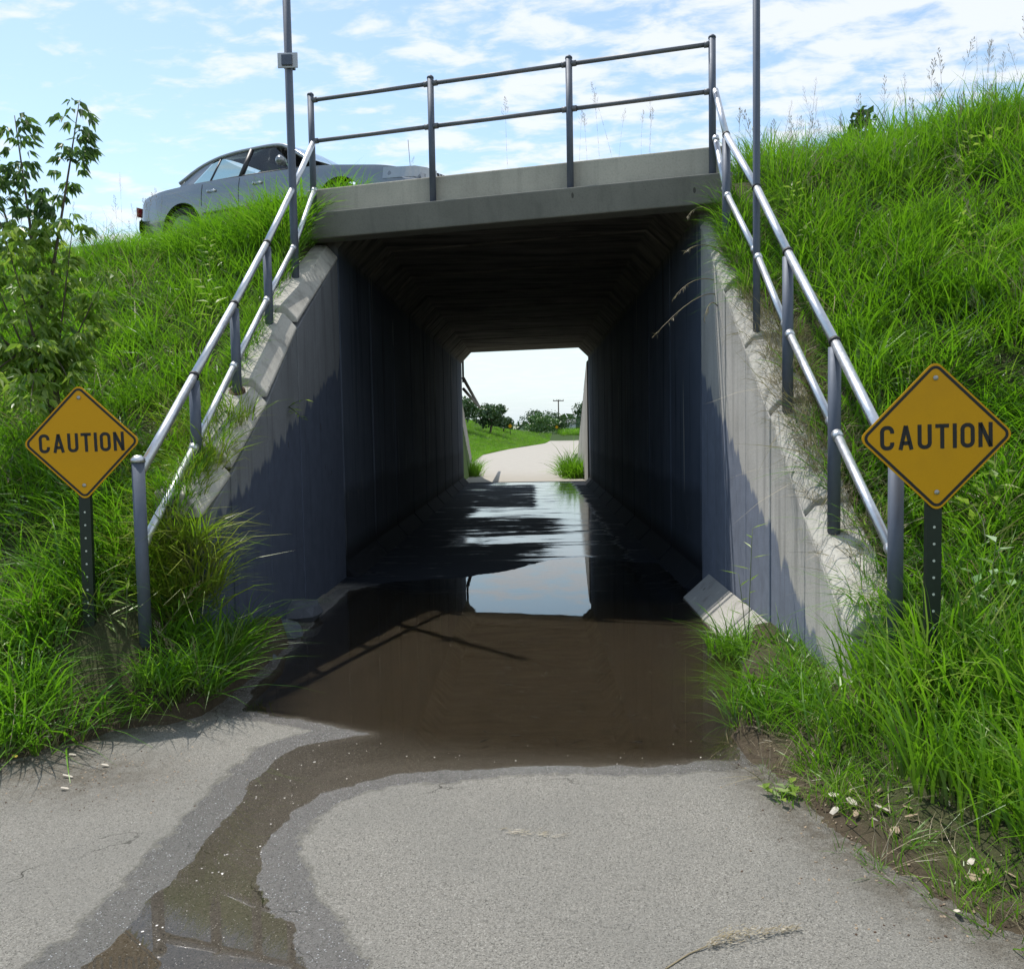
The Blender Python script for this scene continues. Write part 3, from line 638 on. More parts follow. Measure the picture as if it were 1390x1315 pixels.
slope_rail(RX, Rposts, None, 'right slope railing of shiny galvanised pipe ending behind the right caution sign', Vector((RX, bpr[1] - 0.04, 4.62)), Vector((RX, bpr[1] - 0.04, 4.20)), tall=1)
def tall_pole(x, y, z0, z1, label, plate):
    p = empty('sign_pole', (x, y, z0), label, 'pole'); rr = 0.037 if plate else 0.027
    rail_part([(x, y, z0 - 0.2), (x, y, z0 + 0.6), (x, y, z1)], [rr, rr, rr], 'shaft', M['post'], p)
    if plate: MB().tube([(x, y + 0.008, z0 - 0.01), (x, y - 0.008, z0 + 0.015)], 0.065, 16).build('base_ring', M['rust'], p)
    if plate:
        MB().box((x - 0.09, y - 0.052, 5.0), (x + 0.10, y - 0.040, 5.14)).build('back_plate', M['signback'], p, bevel=0.004)
        MB().box((x - 0.05, y - 0.07, 5.02), (x + 0.05, y + 0.07, 5.12)).build('clamp', M['post'], p, bevel=0.006)
    return p
tall_pole(LX, 8.53, 3.03, 6.9, 'tall grey pole with a small clamp plate rising beside the left end of the bridge', True)
tall_pole(RX, 6.82, 2.35, 6.6, 'tall plain grey pole rising through the right slope railing', False)
# far side railing seen through the tunnel
fr_ = empty('slope_railing', (-2.0, 26.7, 3.0), 'dark railing at the far left corner of the tunnel exit', 'railing')
rail_part([(-2.03, 26.55, 3.0), (-2.03, 26.55, 5.1)], 0.032, 'post', M['black'], fr_)
rail_part([(-2.02, 26.5, 3.12), (-2.0, 34.0, 2.45)], 0.05, 'top_rail', M['black'], fr_)
rail_part([(-2.02, 26.5, 2.80), (-2.0, 33.0, 2.48)], 0.045, 'lower_rail', M['black'], fr_)

# ------------------------------------------------------------------ caution signs
def stroke(pts, w, closed=False):
    """flat ribbon polygon mesh in the XZ plane"""
    P = [Vector((p[0], p[1])) for p in pts]; n = len(P); V = []; Fc = []
    for i in range(n):
        a = P[(i - 1) % n] if (closed or i > 0) else P[i]; b = P[(i + 1) % n] if (closed or i < n - 1) else P[i]
        d1 = (P[i] - a); d2 = (b - P[i]); 
        if d1.length < 1e-9: d1 = d2
        if d2.length < 1e-9: d2 = d1
        d1.normalize(); d2.normalize(); nrm = Vector((-d1.y - d2.y, d1.x + d2.x)); nrm.normalize()
        k = 1.0 / max(0.4, nrm.dot(Vector((-d1.y, d1.x))))
        V += [P[i] + nrm * (w / 2 * k), P[i] - nrm * (w / 2 * k)]
    for i in range(n if closed else n - 1):
        j = (i + 1) % n; Fc.append((2 * i, 2 * i + 1, 2 * j + 1, 2 * j))
    return V, Fc
def arc(cx, cz, rx, rz, a0, a1, n=12): return [(cx + rx * cos(radians(a0 + (a1 - a0) * i / n)), cz + rz * sin(radians(a0 + (a1 - a0) * i / n))) for i in range(n + 1)]
def letters():
    """CAUTION in highway style; unit cap height 1; returns list of (letter, strokes, width)"""
    w = 0.56; s = 0.16; h = s / 2; r = 0.26
    o_ = [(h, 0.5 + 0.0), ] 
    O = arc(w - r, 1 - r, r - h, r - h, 0, 90, 6) + arc(r, 1 - r, r - h, r - h, 90, 180, 6) + arc(r, r, r - h, r - h, 180, 270, 6) + arc(w - r, r, r - h, r - h, 270, 360, 6)
    C = arc(w - r, 1 - r, r - h, r - h, 0, 90, 6) + arc(r, 1 - r, r - h, r - h, 90, 180, 6) + arc(r, r, r - h, r - h, 180, 270, 6) + arc(w - r, r, r - h, r - h, 270, 360, 6)
    C = [(w - h, 0.68)] + C + [(w - h, 0.32)]
    Uu = [(h, 1)] + arc(r, r, r - h, r - h, 180, 270, 6) + arc(w - r, r, r - h, r - h, 270, 360, 6) + [(w - h, 1)]
    A = [[(0.02 + h, 0), (0.32, 1 - 0.02)], [(0.32, 1 - 0.02), (0.62 - h, 0)], [(0.17, 0.27), (0.47, 0.27)]]
    return [('C', [(C, False)], w), ('A', [(q, False) for q in A], 0.64), ('U', [(Uu, False)], w), ('T', [([(0.0, 1 - h), (0.54, 1 - h)], False), ([(0.27, 1 - h), (0.27, 0)], False)], 0.54),
            ('I', [([(h, 0), (h, 1)], False)], s), ('O', [(O, True)], w), ('N', [([(h, 0), (h, 1)], False), ([(w - h, 0), (w - h, 1)], False), ([(h + 0.0, 0.96), (w - h, 0.04)], False)], w)]
def rdiamond(R, rc, n=6):
    pts = []
    for k, (dx, dz) in enumerate(((1, 0), (0, 1), (-1, 0), (0, -1))):
        c = R - rc * math.sqrt(2); a = math.degrees(math.atan2(dz, dx))
        pts += [(dx * c + rc * cos(radians(a + b)), dz * c + rc * sin(radians(a + b))) for b in np.linspace(-45, 45, n)]
    return pts
def caution_sign(x, y, zc, zg, yaw, roll, lean, label, plabel=None):
    root = empty('caution_sign', (x, y, zg), label, 'sign')
    Rt = Matrix.Translation((x, y, zc)) @ Matrix.Rotation(yaw, 4, 'Z') @ Matrix.Rotation(roll, 4, 'Y')
    def tr(V): return [tuple(Rt @ Vector(v)) for v in V]
    R = 0.333; pl = rdiamond(R, 0.035)
    q = MB().prism(pl, lambda p: (p[0], 0, p[1]), lambda p: (p[0], 0.004, p[1])); q.V = tr(q.V)
    panel = q.build('sign_panel', M['amber'], root)
    V, Fc = stroke(rdiamond(R - 0.020, 0.028), 0.0125, True)
    mk('border', tr([(v.x, -0.0012, v.y) for v in V]), Fc, M['ink'], panel)
    L = letters(); capH = 0.108; sp = 0.145; tot = sum(w for _, _, w in L) + sp * (len(L) - 1); cx0 = -tot / 2; xs_ = 1.0
    for nm, st, w in L:
        V = []; Fc = []
        for pts, cl in st:
            v, f_ = stroke(pts, 0.16, cl); n = len(V); V += v; Fc += [tuple(i + n for i in ff) for ff in f_]
        eps = -0.0012
        mk('letter', tr([((cx0 + v.x) * capH * xs_, eps - 0.0001 * (i % 1), (v.y - 0.5) * capH) for i, v in enumerate(V)]), Fc, M['ink'], panel)
        cx0 += w + sp
    for bz in (0.255, -0.245):
        q = MB().tube([(0.0, -0.001, bz), (0.0, -0.004, bz), (0, -0.008, bz)], [0.011, 0.011, 0.005], 12); q.V = tr(q.V)
        q.build('bolt', M['bolt'], panel, smooth=False)
    # perforated square-ish post: channel with flanges, holes as light discs set in the web
    ph = zc + 0.27; dx = lean
    prof_ = [(-0.034, 0.0), (-0.034, -0.028), (-0.020, -0.030), (-0.018, -0.004), (0.018, -0.004), (0.020, -0.030), (0.034, -0.028), (0.034, 0.0)]
    prof_ = [(-0.033, 0.008), (-0.033, 0.036), (-0.028, 0.036), (-0.026, 0.013), (0.026, 0.013), (0.028, 0.036), (0.033, 0.036), (0.033, 0.008)]
    def pf(p, z): return (x + p[0] + dx * (z - zc) * -1, y + p[1], z)
    n = len(prof_); bot = zg - 0.25
    q = MB().prism(prof_, lambda p: pf(p, bot), lambda p: pf(p, ph)); gp_ = q.build('post', M['postgreen'], root)
    z_ = zc - 0.40; k = 0
    while z_ > zg - 0.05:
        c = pf((0, 0.0075), z_); MB().tube([c, (c[0], c[1] - 0.0012, c[2])], 0.0062, 8).build('post_hole', M['hole'], gp_); z_ -= 0.075; k += 1
    return root
caution_sign(-2.573, 5.0, 1.548, 0.34, radians(3), radians(-1.0), -0.012, 'amber diamond CAUTION sign on a dark post left of the path, below the sapling')
caution_sign(1.770, 3.92, 1.515, 0.48, radians(-2), radians(-1.2), 0.0, 'amber diamond CAUTION sign on a dark post in tall grass on the right bank')

# ------------------------------------------------------------------ car
def build_car():
    root = empty('parked_car', (0, 0, 0), 'grey four-door sedan on the road above the left embankment', 'car')
    root.name = 'car'
    paint = NM('silver_grey_car_paint'); pn = paint.noise(900, 2)
    M['paint'] = paint.end(paint.bsdf(paint.mix(pn, (0.21, 0.225, 0.24), (0.26, 0.275, 0.29)), 0.26, 0.45, None, 0.5, Coat_Weight=0.9, Coat_Roughness=0.04))
    gl = NM('car_glass'); fr = gl.n('ShaderNodeFresnel'); fr.inputs[0].default_value = 1.5
    t = gl.n('ShaderNodeBsdfTransparent'); t.inputs[0].default_value = (0.62, 0.70, 0.70, 1); g = gl.n('ShaderNodeBsdfGlossy'); g.inputs['Roughness'].default_value = 0.02
    ms = gl.n('ShaderNodeMixShader'); gl.l(fr.outputs[0], ms.inputs[0]); gl.l(t.outputs[0], ms.inputs[1]); gl.l(g.outputs[0], ms.inputs[2]); M['glass'] = gl.end(ms.outputs[0])
    M['tyre'] = simple('tyre_rubber', (0.02, 0.02, 0.02), 0.85); M['chrome'] = galv('chrome', (0.8, 0.8, 0.82), 0.12, 1.0)
    M['trim'] = simple('dark_trim', (0.03, 0.03, 0.035), 0.5); M['seatc'] = simple('seat_fabric', (0.10, 0.095, 0.09), 0.9)
    M['lens'] = simple('headlamp_lens', (0.42, 0.45, 0.48), 0.12, 0.3); M['red'] = simple('tail_lamp', (0.25, 0.01, 0.01), 0.2)
    M['hub'] = galv('wheel_hub', (0.22, 0.22, 0.23), 0.5, 0.6)
    Lc = 5.08; s0 = 0.0
    # local: x forward (0 rear .. 5.08 front), y: -right .. +left (right side faces the camera), z up
    belt = lambda s: np.interp(s, [0, 0.10, 0.6, 1.3, 3.3, 3.7, 4.5, 4.95, 5.08], [0.80, 0.90, 0.955, 0.97, 0.93, 0.90, 0.80, 0.70, 0.62])
    top = lambda s: np.interp(s, [0, 0.06, 0.25, 0.85, 1.15, 3.3, 3.75, 4.4, 4.85, 5.02, 5.08], [0.82, 0.93, 0.985, 1.02, 1.02, 0.99, 0.97, 0.90, 0.80, 0.72, 0.64])
    hw = lambda s: np.interp(s, [0, 0.12, 0.5, 1.2, 2.5, 3.8, 4.6, 4.95, 5.08], [0.74, 0.82, 0.89, 0.925, 0.935, 0.92, 0.87, 0.78, 0.68])
    def smo(f, w=0.11): return lambda s: sum(f(np.clip(s + d, 0, 5.08)) for d in np.linspace(-w, w, 7)) / 7
    belt = smo(belt); top = smo(top, 0.08)
    def side_y(s, z):
        b = belt(s); u = np.clip((z - 0.22) / (b - 0.22), 0, 1)
        return hw(s) * (1 - 0.10 * (1 - u) ** 2.5 - 0.075 * u ** 3) + 0.012 * np.exp(-((z - 0.52) / 0.03) ** 2)
    wheels = (1.02, 3.87); WR = 0.325; AR = 0.385
    # side shells
    ss = np.arange(0, Lc + 0.001, 0.0635); nz = 14
    for sd, nm in ((-1, 'body_side'), (1, 'body_side')):
        V = []; Fc = []
        for i, s in enumerate(ss):
            zlo = 0.24 if 0.35 < s < 4.7 else 0.30 + 0.0
            for wsx in wheels:
                if abs(s - wsx) < AR: zlo = max(zlo, WR + math.sqrt(AR ** 2 - (s - wsx) ** 2))
            for k in range(nz + 1):
                z = zlo + (belt(s) - zlo) * k / nz; V.append((s, sd * side_y(s, z), z))
        for i in range(len(ss) - 1):
            for k in range(nz):
                a = i * (nz + 1) + k; Fc.append((a, a + nz + 1, a + nz + 2, a + 1) if sd < 0 else (a, a + 1, a + nz + 2, a + nz + 1))
        mk(nm, V, Fc, M['paint'], root, True)
    # upper deck (bonnet, boot)
    for (sa, sb, nm) in ((3.32, Lc, 'bonnet'), (0.0, 1.02, 'boot_lid')):
        V = []; Fc = []; sl = np.linspace(sa, sb, 22); ny = 12
        for s in sl:
            w = side_y(s, belt(s))
            for k in range(ny + 1):
                v = -1 + 2 * k / ny; z = belt(s) + (top(s) - belt(s)) * (1 - abs(v) ** 2.6); V.append((s, v * w, z))
        mk(nm, V, grid_faces(ny + 1, len(sl)).tolist(), M['paint'], root, True)
    # front and rear fascia
    for s, nm, z0 in ((0.0, 'rear_bumper', 0.30), (Lc, 'front_bumper', 0.28)):
        sg = 1 if s > 1 else -1
        q = MB(); V = []; zz = [0.26, 0.30, 0.42, 0.54, 0.57]; dp = [0.0, 0.06, 0.10, 0.09, 0.03]
        for z, d in zip(zz, dp):
            for k in range(17):
                v = -1 + 2 * k / 16; V.append((s + sg * (d - 0.26 * abs(v) ** 4 + 0.02), v * 0.90, z))
        mk(nm, V, grid_faces(17, 5).tolist(), M['paint'] if sg > 0 else M['trim'], root, True)
        V = []
        for z in np.linspace(0.54, belt(s) + 0.0, 5):
            for k in range(13):
                v = -1 + 2 * k / 12; V.append((s + sg * (0.03 - 0.05 * (z - 0.54) / 0.2 - 0.03 * abs(v) ** 3), v * 0.74, z + (0.0 if z < 0.7 else (top(s) - belt(s)) * (1 - abs(v) ** 2.6))))
        mk('front_panel' if sg > 0 else 'rear_panel', V, grid_faces(13, 5).tolist(), M['paint'], root, True)
    # greenhouse
    roof = lambda s: np.interp(s, [0.86, 1.22, 1.55, 1.9, 2.5, 2.78, 3.3, 3.42], [1.0, 1.27, 1.385, 1.425, 1.43, 1.40, 1.08, 1.0])
    roof = smo(roof, 0.13)
    gw = lambda z: 0.835 - 0.34 * np.clip((z - 0.95) / 0.45, 0, 1) ** 1.15 * 0.62
    # roof panel
    V = []; sl = np.linspace(1.58, 2.72, 14)
    for s in sl:
        for k in range(11):
            v = -1 + 2 * k / 10; V.append((s, v * gw(roof(s) - 0.04), roof(s) - 0.045 * abs(v) ** 3))
    mk('roof', V, grid_faces(11, len(sl)).tolist(), M['paint'], root, True)
    def screen(sa, sb, n, name):
        V = []
        for s in np.linspace(sa, sb, n):
            for k in range(9):
                v = -1 + 2 * k / 8; z = roof(s); V.append((s + (0.10 if sa > 2 else -0.10) * (1 - v * v) , v * (gw(z) - 0.03), z - 0.01))
        mk(name, V, grid_faces(9, n).tolist(), M['glass'], root, True)
    screen(2.74, 3.40, 8, 'windscreen'); screen(0.92, 1.56, 8, 'rear_window')
    # side glass and pillars, both sides
    for sd in (-1, 1):
        def gp(s, z, off=0.0): return (s, sd * (gw(z) + off), z)
        def poly(pts, name, mat, off=0.0): 
            n = len(pts); return mk(name, [gp(*p, off) for p in pts] , [tuple(range(n)) if sd < 0 else tuple(range(n))[::-1]], mat, root)
        def strip(pl, w, name, mat='paint'):
            q = MB().tube([gp(s, z, -0.004) for s, z in pl], w, 8); return q.build(name, M[mat], root, smooth=True)
        poly([(1.22, 0.97), (1.52, 0.97), (1.60, 1.32), (1.50, 1.28)], 'quarter_glass', M['glass'])
        poly([(1.55, 0.97), (2.08, 0.965), (2.13, 1.365), (1.72, 1.345), (1.63, 1.31)], 'rear_door_glass', M['glass'])
        poly([(2.17, 0.965), (3.02, 0.95), (3.05, 1.00), (2.62, 1.345), (2.22, 1.37)], 'front_door_glass', M['glass'])
        strip([(s_, roof(s_) - 0.035) for s_ in np.linspace(0.92, 3.36, 26)], 0.032, 'roof_rail')
        strip([(2.12, 0.95), (2.17, 1.375)], 0.036, 'door_pillar', 'trim')
        strip([(1.535, 0.96), (1.61, 1.33)], 0.014, 'glass_divider', 'trim')
        strip([(1.10, 0.965), (2.1, 0.965), (3.2, 0.94)], 0.016, 'belt_trim', 'trim')
        # rear sail panel
        poly([(0.93, 0.96), (1.20, 0.965), (1.48, 1.285), (1.55, 1.335), (1.24, 1.23)], 'sail_panel', M['paint'], 0.004)
        # door seams and side moulding as shallow dark strips
        for sx in (1.42, 2.13, 3.12):
            MB().tube([(sx, sd * (side_y(sx, z) + 0.0005), z) for z in np.linspace(0.3 if sx != 1.42 else 0.62, 0.93, 8)], 0.005, 6).build('door_seam', M['black'], root)
        MB().tube([(s, sd * (side_y(s, 0.50) + 0.004), 0.50) for s in np.linspace(1.45, 3.45, 14)], 0.018, 6).build('side_moulding', M['trim'], root)
        for sx in (1.62, 2.48):
            y_ = side_y(sx, 0.80); q = MB().tube([(sx - 0.085, sd * (y_ + 0.0), 0.805), (sx - 0.06, sd * (y_ + 0.03), 0.81), (sx + 0.06, sd * (y_ + 0.03), 0.81), (sx + 0.085, sd * (y_ + 0.0), 0.805)], 0.014, 8)
            q.build('door_handle', M['chrome'] if sd < 0 else M['paint'], root, smooth=True)
        q = MB().tube([(2.97, sd * 0.86, 0.99), (2.98, sd * 0.93, 1.02), (2.98, sd * 1.02, 1.025), (2.97, sd * 1.06, 1.02)], [0.02, 0.055, 0.07, 0.03], 10); q.build('wing_mirror', M['paint'], root, smooth=True)
        # wheels
        for wsx in wheels:
            whr = MB().tube([(wsx, sd * 0.68, WR), (wsx, sd * 0.70, WR), (wsx, sd * 0.87, WR), (wsx, sd * 0.89, WR)], [WR - 0.03, WR, WR, WR - 0.03], 28).build('wheel', M['tyre'], root, smooth=False)
            MB().tube([(wsx, sd * 0.885, WR), (wsx, sd * 0.895, WR), (wsx, sd * 0.90, WR)], [0.21, 0.20, 0.07], 20).build('hubcap', M['hub'], whr)
            V = []; n = 16
            for yy in (sd * 0.60, sd * 0.90):
                for k in range(n + 1): a = pi * k / n; V.append((wsx + AR * cos(a), yy, WR + AR * sin(a)))
            mk('wheel_arch', V, [(k, k + 1, n + 2 + k, n + 1 + k) for k in range(n)], M['black'], root)
        # headlamp wraps the corner
        V = []
        for s, yy in ((4.55, 0.0), (4.80, 0.0), (4.97, 0.0), (5.08, -0.10), (5.115, -0.30)):
            for z in (0.60, 0.755 if s < 4.7 else 0.745):
                V.append((s, sd * (side_y(min(s, 5.0), z) + 0.01 + yy), z - (0.0 if s < 5 else 0.01)))
        mk('headlamp', V, grid_faces(2, 5).tolist(), M['lens'], root, True)
        MB().box((-0.06, min(sd * 0.45, sd * 0.76), 0.66), (-0.02, max(sd * 0.45, sd * 0.76), 0.80)).build('tail_lamp', M['red'], root, bevel=0.01)
    # grille with bars
    V = []
    for z in (0.56, 0.74):
        for k in range(9): v = -1 + 2 * k / 8; V.append((5.125 - 0.05 * v * v - (z - 0.56) * 0.15, v * 0.36, z))
    mk('grille', V, grid_faces(9, 2).tolist(), M['black'], root)
    for k in range(11): v = -0.34 + 0.068 * k; MB().tube([(5.13 - 0.3 * v * v, v, 0.57), (5.105 - 0.3 * v * v, v, 0.73)], 0.006, 5).build('grille_bar', M['chrome'], root)
    # floor pan and interior so that the glass is not empty
    MB().box((0.3, -0.72, 0.24), (4.75, 0.72, 0.36)).build('floor_pan', M['black'], root)
    MB().box((4.2, -0.7, 0.36), (4.9, 0.7, 0.62)).build('engine_bay', M['black'], root)
    for sx, yy in ((1.55, 0), (2.35, -0.38), (2.35, 0.38)):
        wdt_ = 0.62 if yy == 0 else 0.25
        q = MB().box((sx, yy - wdt_, 0.4), (sx + 0.5, yy + wdt_, 0.62)).box((sx - 0.12, yy - wdt_, 0.55), (sx + 0.08, yy + wdt_, 1.08 if yy else 1.04)); q.build('car_seat', M['seatc'], root, bevel=0.05)
        if yy: MB().box((sx - 0.10, yy - 0.13, 1.10), (sx - 0.02, yy + 0.13, 1.24)).build('headrest', M['seatc'], root, bevel=0.03)
    MB().box((2.95, -0.70, 0.70), (3.35, 0.70, 0.94)).build('dashboard', M['trim'], root, bevel=0.04)
    MB().tube([(4.05, 0.70, 0.90), (4.0, 0.70, 1.62)], 0.004, 5).build('aerial', M['black'], root)
    return root
car = build_car()
hd = math.atan(-0.28) - radians(8.5)
car.rotation_euler = (0, 0, hd); car.location = (-5.72, 14.5, 4.31)

# ------------------------------------------------------------------ grass prototypes (kept out of the scene itself; only instanced)
def blades(n, rad, h0, h1, w, lean, droop, seed, mat, segs=3, dead=0.0):
    r = np.random.default_rng(seed); V = []; F3 = []; base = []
    for i in range(n):
        a = r.uniform(0, 2 * pi); rr = rad * math.sqrt(r.random()); bx, by = rr * cos(a), rr * sin(a)
        h = r.uniform(h0, h1); da = a + r.normal(0, 0.9); ln = abs(r.normal(lean, lean * 0.5)); dr = r.uniform(0.3, 1.0) * droop
        wa = r.uniform(0, 2 * pi) ; wx_, wy_ = cos(wa), sin(wa); ww = w * r.uniform(0.6, 1.3)
        n0 = len(V)
        for k in range(segs + 1):
            u = k / segs; off = ln * u * h + dr * u ** 2.6 * h; z = h * u * (1 - 0.25 * ln) - dr * 0.55 * h * u ** 3
            x_, y_ = bx + cos(da) * off, by + sin(da) * off; wk = ww * (1 - u ** 1.8) * (0.75 + 0.5 * u if u < 0.5 else 1)
            if k < segs: V += [(x_ - wx_ * wk / 2, y_ - wy_ * wk / 2, z), (x_ + wx_ * wk / 2, y_ + wy_ * wk / 2, z)]; base += [max(0, 0.8 - u * 2.6)] * 2
            else: V.append((x_, y_, z)); base.append(0)
        for k in range(segs - 1): b = n0 + 2 * k; F3 += [(b, b + 1, b + 3), (b, b + 3, b + 2)]
        b = n0 + 2 * (segs - 1); F3.append((b, b + 1, b + 2))
    return V, F3, base
def proto(coll, name, V, F3, base, mat):
    me = bpy.data.meshes.new(name); me.from_pydata([tuple(map(float, v)) for v in V], [], F3); me.update(); me.materials.append(mat)
    if base is not None: attr(me, 'base', base)
    o = bpy.data.objects.new(name, me); coll.objects.link(o); return o
def stalk(seed, h, mat_head):
    r = np.random.default_rng(seed); V = []; F3 = []
    def seg(a, b, w):
        n = len(V); V.extend([(a[0] - w, a[1], a[2]), (a[0] + w, a[1], a[2]), (b[0], b[1], b[2])]); F3.append((n, n + 1, n + 2))
        n = len(V); V.extend([(a[0], a[1] - w, a[2]), (a[0], a[1] + w, a[2]), (b[0], b[1], b[2])]); F3.append((n, n + 1, n + 2))
    lx, ly = r.normal(0, 0.10, 2) * h; pts = [(lx * u ** 2, ly * u ** 2, h * u) for u in np.linspace(0, 1, 7)]
    for a, b in zip(pts[:-1], pts[1:]): seg(a, (b[0], b[1], b[2] + 0.01), 0.0016)
    for k in range(20):
        u = 0.74 + 0.26 * k / 20; p = (lx * u * u, ly * u * u, h * u); an = r.uniform(0, 2 * pi); ll = 0.075 * (1.15 - (u - 0.74) / 0.26) * r.uniform(0.6, 1.2)
        e = (p[0] + cos(an) * ll * 0.6, p[1] + sin(an) * ll * 0.6, p[2] + ll * 0.7); seg(p, e, 0.0007)
        for q in range(3):
            g = tuple(p[i] + (e[i] - p[i]) * (0.55 + 0.2 * q) for i in range(3)); n = len(V); s_ = 0.0045
            V.extend([(g[0] - s_ * .5, g[1], g[2]), (g[0] + s_ * .5, g[1] + s_ * .4, g[2]), (g[0], g[1], g[2] + s_ * 2.8)]); F3.append((n, n + 1, n + 2))
    return V, F3
def mkcol(name): return bpy.data.collections.new(name)
C1 = mkcol('tall_grass_kinds'); C2 = mkcol('arching_grass_kinds'); C3 = mkcol('straw_kinds'); C4 = mkcol('stalk_kinds'); C5 = mkcol('short_grass_kinds')
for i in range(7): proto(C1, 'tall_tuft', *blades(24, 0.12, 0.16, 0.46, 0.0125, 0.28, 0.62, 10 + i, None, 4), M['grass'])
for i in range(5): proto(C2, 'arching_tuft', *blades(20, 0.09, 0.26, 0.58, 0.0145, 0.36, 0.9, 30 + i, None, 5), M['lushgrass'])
for i in range(4): proto(C3, 'straw_tuft', *blades(22, 0.12, 0.10, 0.28, 0.006, 0.8, 0.9, 50 + i, None), M['straw'])
for i in range(5): V_, F_3 = stalk(70 + i, 0.62 + 0.09 * i, None); proto(C4, 'seed_stalk', V_, F_3, None, M['seed'])
for i in range(4): proto(C5, 'short_tuft', *blades(20, 0.07, 0.05, 0.17, 0.0055, 0.35, 0.5, 90 + i, None), M['grass'])

_gn = {}
def gn_group(coll):
    if coll.name in _gn: return _gn[coll.name]
    g = bpy.data.node_groups.new('scatter_' + coll.name, 'GeometryNodeTree')
    g.interface.new_socket('Geometry', in_out='INPUT', socket_type='NodeSocketGeometry'); g.interface.new_socket('Geometry', in_out='OUTPUT', socket_type='NodeSocketGeometry')
    N = g.nodes.new; a = N('NodeGroupInput'); z = N('NodeGroupOutput'); ip = N('GeometryNodeInstanceOnPoints'); ci = N('GeometryNodeCollectionInfo')
    ci.inputs['Collection'].default_value = coll; ci.inputs['Separate Children'].default_value = True; ci.inputs['Reset Children'].default_value = True
    def na(nm, t):
        q = N('GeometryNodeInputNamedAttribute'); q.data_type = t; q.inputs[0].default_value = nm; return q.outputs[0]
    e2r = N('FunctionNodeEulerToRotation'); g.links.new(na('rot', 'FLOAT_VECTOR'), e2r.inputs[0])
    g.links.new(a.outputs[0], ip.inputs['Points']); g.links.new(ci.outputs[0], ip.inputs['Instance']); ip.inputs['Pick Instance'].default_value = True
    g.links.new(na('idx', 'INT'), ip.inputs['Instance Index']); g.links.new(e2r.outputs[0], ip.inputs['Rotation']); g.links.new(na('scl', 'FLOAT_VECTOR'), ip.inputs['Scale'])
    g.links.new(ip.outputs[0], z.inputs[0]); _gn[coll.name] = g; return g
def scatter(name, label, P, coll, smin, smax, tilt=0.15, hs=None, cat='grass', bias=(0, 0)):
    n = len(P); me = bpy.data.meshes.new(name); me.vertices.add(n); me.vertices.foreach_set('co', np.asarray(P, np.float32).ravel())
    r = RNG
    rot = np.stack([r.normal(bias[0], tilt, n), r.normal(bias[1], tilt, n), r.uniform(0, 2 * pi, n)], 1); sc = r.uniform(smin, smax, n)
    s3 = np.stack([sc, sc, sc * (hs if hs is not None else 1.0)], 1)
    a = me.attributes.new('rot', 'FLOAT_VECTOR', 'POINT'); a.data.foreach_set('vector', rot.astype(np.float32).ravel())
    a = me.attributes.new('scl', 'FLOAT_VECTOR', 'POINT'); a.data.foreach_set('vector', s3.astype(np.float32).ravel())
    a = me.attributes.new('idx', 'INT', 'POINT'); a.data.foreach_set('value', r.integers(0, len(coll.objects), n).astype(np.int32))
    o = bpy.data.objects.new(name, me); COL.objects.link(o); md = o.modifiers.new('scatter', 'NODES'); md.node_group = gn_group(coll)
    return tag(o, label, None, kind='stuff')

def sample(x0, x1, y0, y1, dens, keep):
    n = int((x1 - x0) * (y1 - y0) * dens); x = RNG.uniform(x0, x1, n); y = RNG.uniform(y0, y1, n); k = keep(x, y)
    x = x[k]; y = y[k]; return np.stack([x, y, height(x, y) - 0.015], 1)
def clear_pt(x, y, pts):
    k = np.ones(x.shape, bool)
    for px_, py_, r in pts: k &= (x - px_) ** 2 + (y - py_) ** 2 > r * r
    return k
# left embankment
def keepL(x, y):
    t = TX(x, y) + 0.644; sd = -poly_sd(x, y, PATH)
    return (t < 11.3) & (sd > 0.30 + 0.25 * RNG.random(x.shape)) & ((x < -2.42) | (y < 4.8)) & (x / np.maximum(y, 0.1) > -0.75)
P = sample(-10.5, -1.6, 3.4, 14.5, 100, keepL)
P = P[(RNG.random(len(P)) < 0.80 + 0.9 * fbm(P[:, 0], P[:, 1], 2.2, 31, 2))]
P = P[clear_pt(P[:, 0], P[:, 1], [(-2.55, 4.85, 0.22), (-2.5, 4.6, 0.25), (-2.24, 4.75, 0.15)])]
hsL = 0.9 + 0.7 * fbm(P[:, 0], P[:, 1], 1.4, 2); hsL *= np.where(TX(P[:, 0], P[:, 1]) + 0.644 > 9.3, np.where(P[:, 0] < -3.8, 0.42, 0.6), 1.0)
scatter('embankment_grass', 'long green grass covering the left embankment', P, C1, 0.7, 1.25, 0.27, hsL)
# right embankment
def keepR(x, y):
    t = TX(x, y) - 0.532; sd = -poly_sd(x, y, PATH)
    return (t < 10.6) & (sd > 0.46 + 0.30 * fbm(x, y, 2.0)) & ((x > 1.98) | (y < 4.6)) & (x / np.maximum(y, 0.1) < 0.78)
P = sample(1.1, 8.5, 1.6, 10.5, 130, keepR)
P = P[(RNG.random(len(P)) < 0.80 + 0.9 * fbm(P[:, 0], P[:, 1], 2.4, 37, 2))]
P = P[clear_pt(P[:, 0], P[:, 1], [(1.73, 3.72, 0.12), (1.73, 3.5, 0.10)])]
hsR = 1.0 + 0.8 * fbm(P[:, 0], P[:, 1], 1.3, 9); hsR *= np.where(TX(P[:, 0], P[:, 1]) > 9.2, 1.25, 1.0)
scatter('embankment_grass', 'long bright green grass covering the right embankment', P, C1, 0.75, 1.3, 0.2, hsR)
P = sample(2.0, 8.0, 2.2, 10.3, 9, keepR); P = P[fbm(P[:, 0], P[:, 1], 0.9, 77) > -0.1]
scatter('coarse_grass', 'taller coarse grass clumps standing out of the right embankment', P, C2, 0.7, 1.05, 0.2)
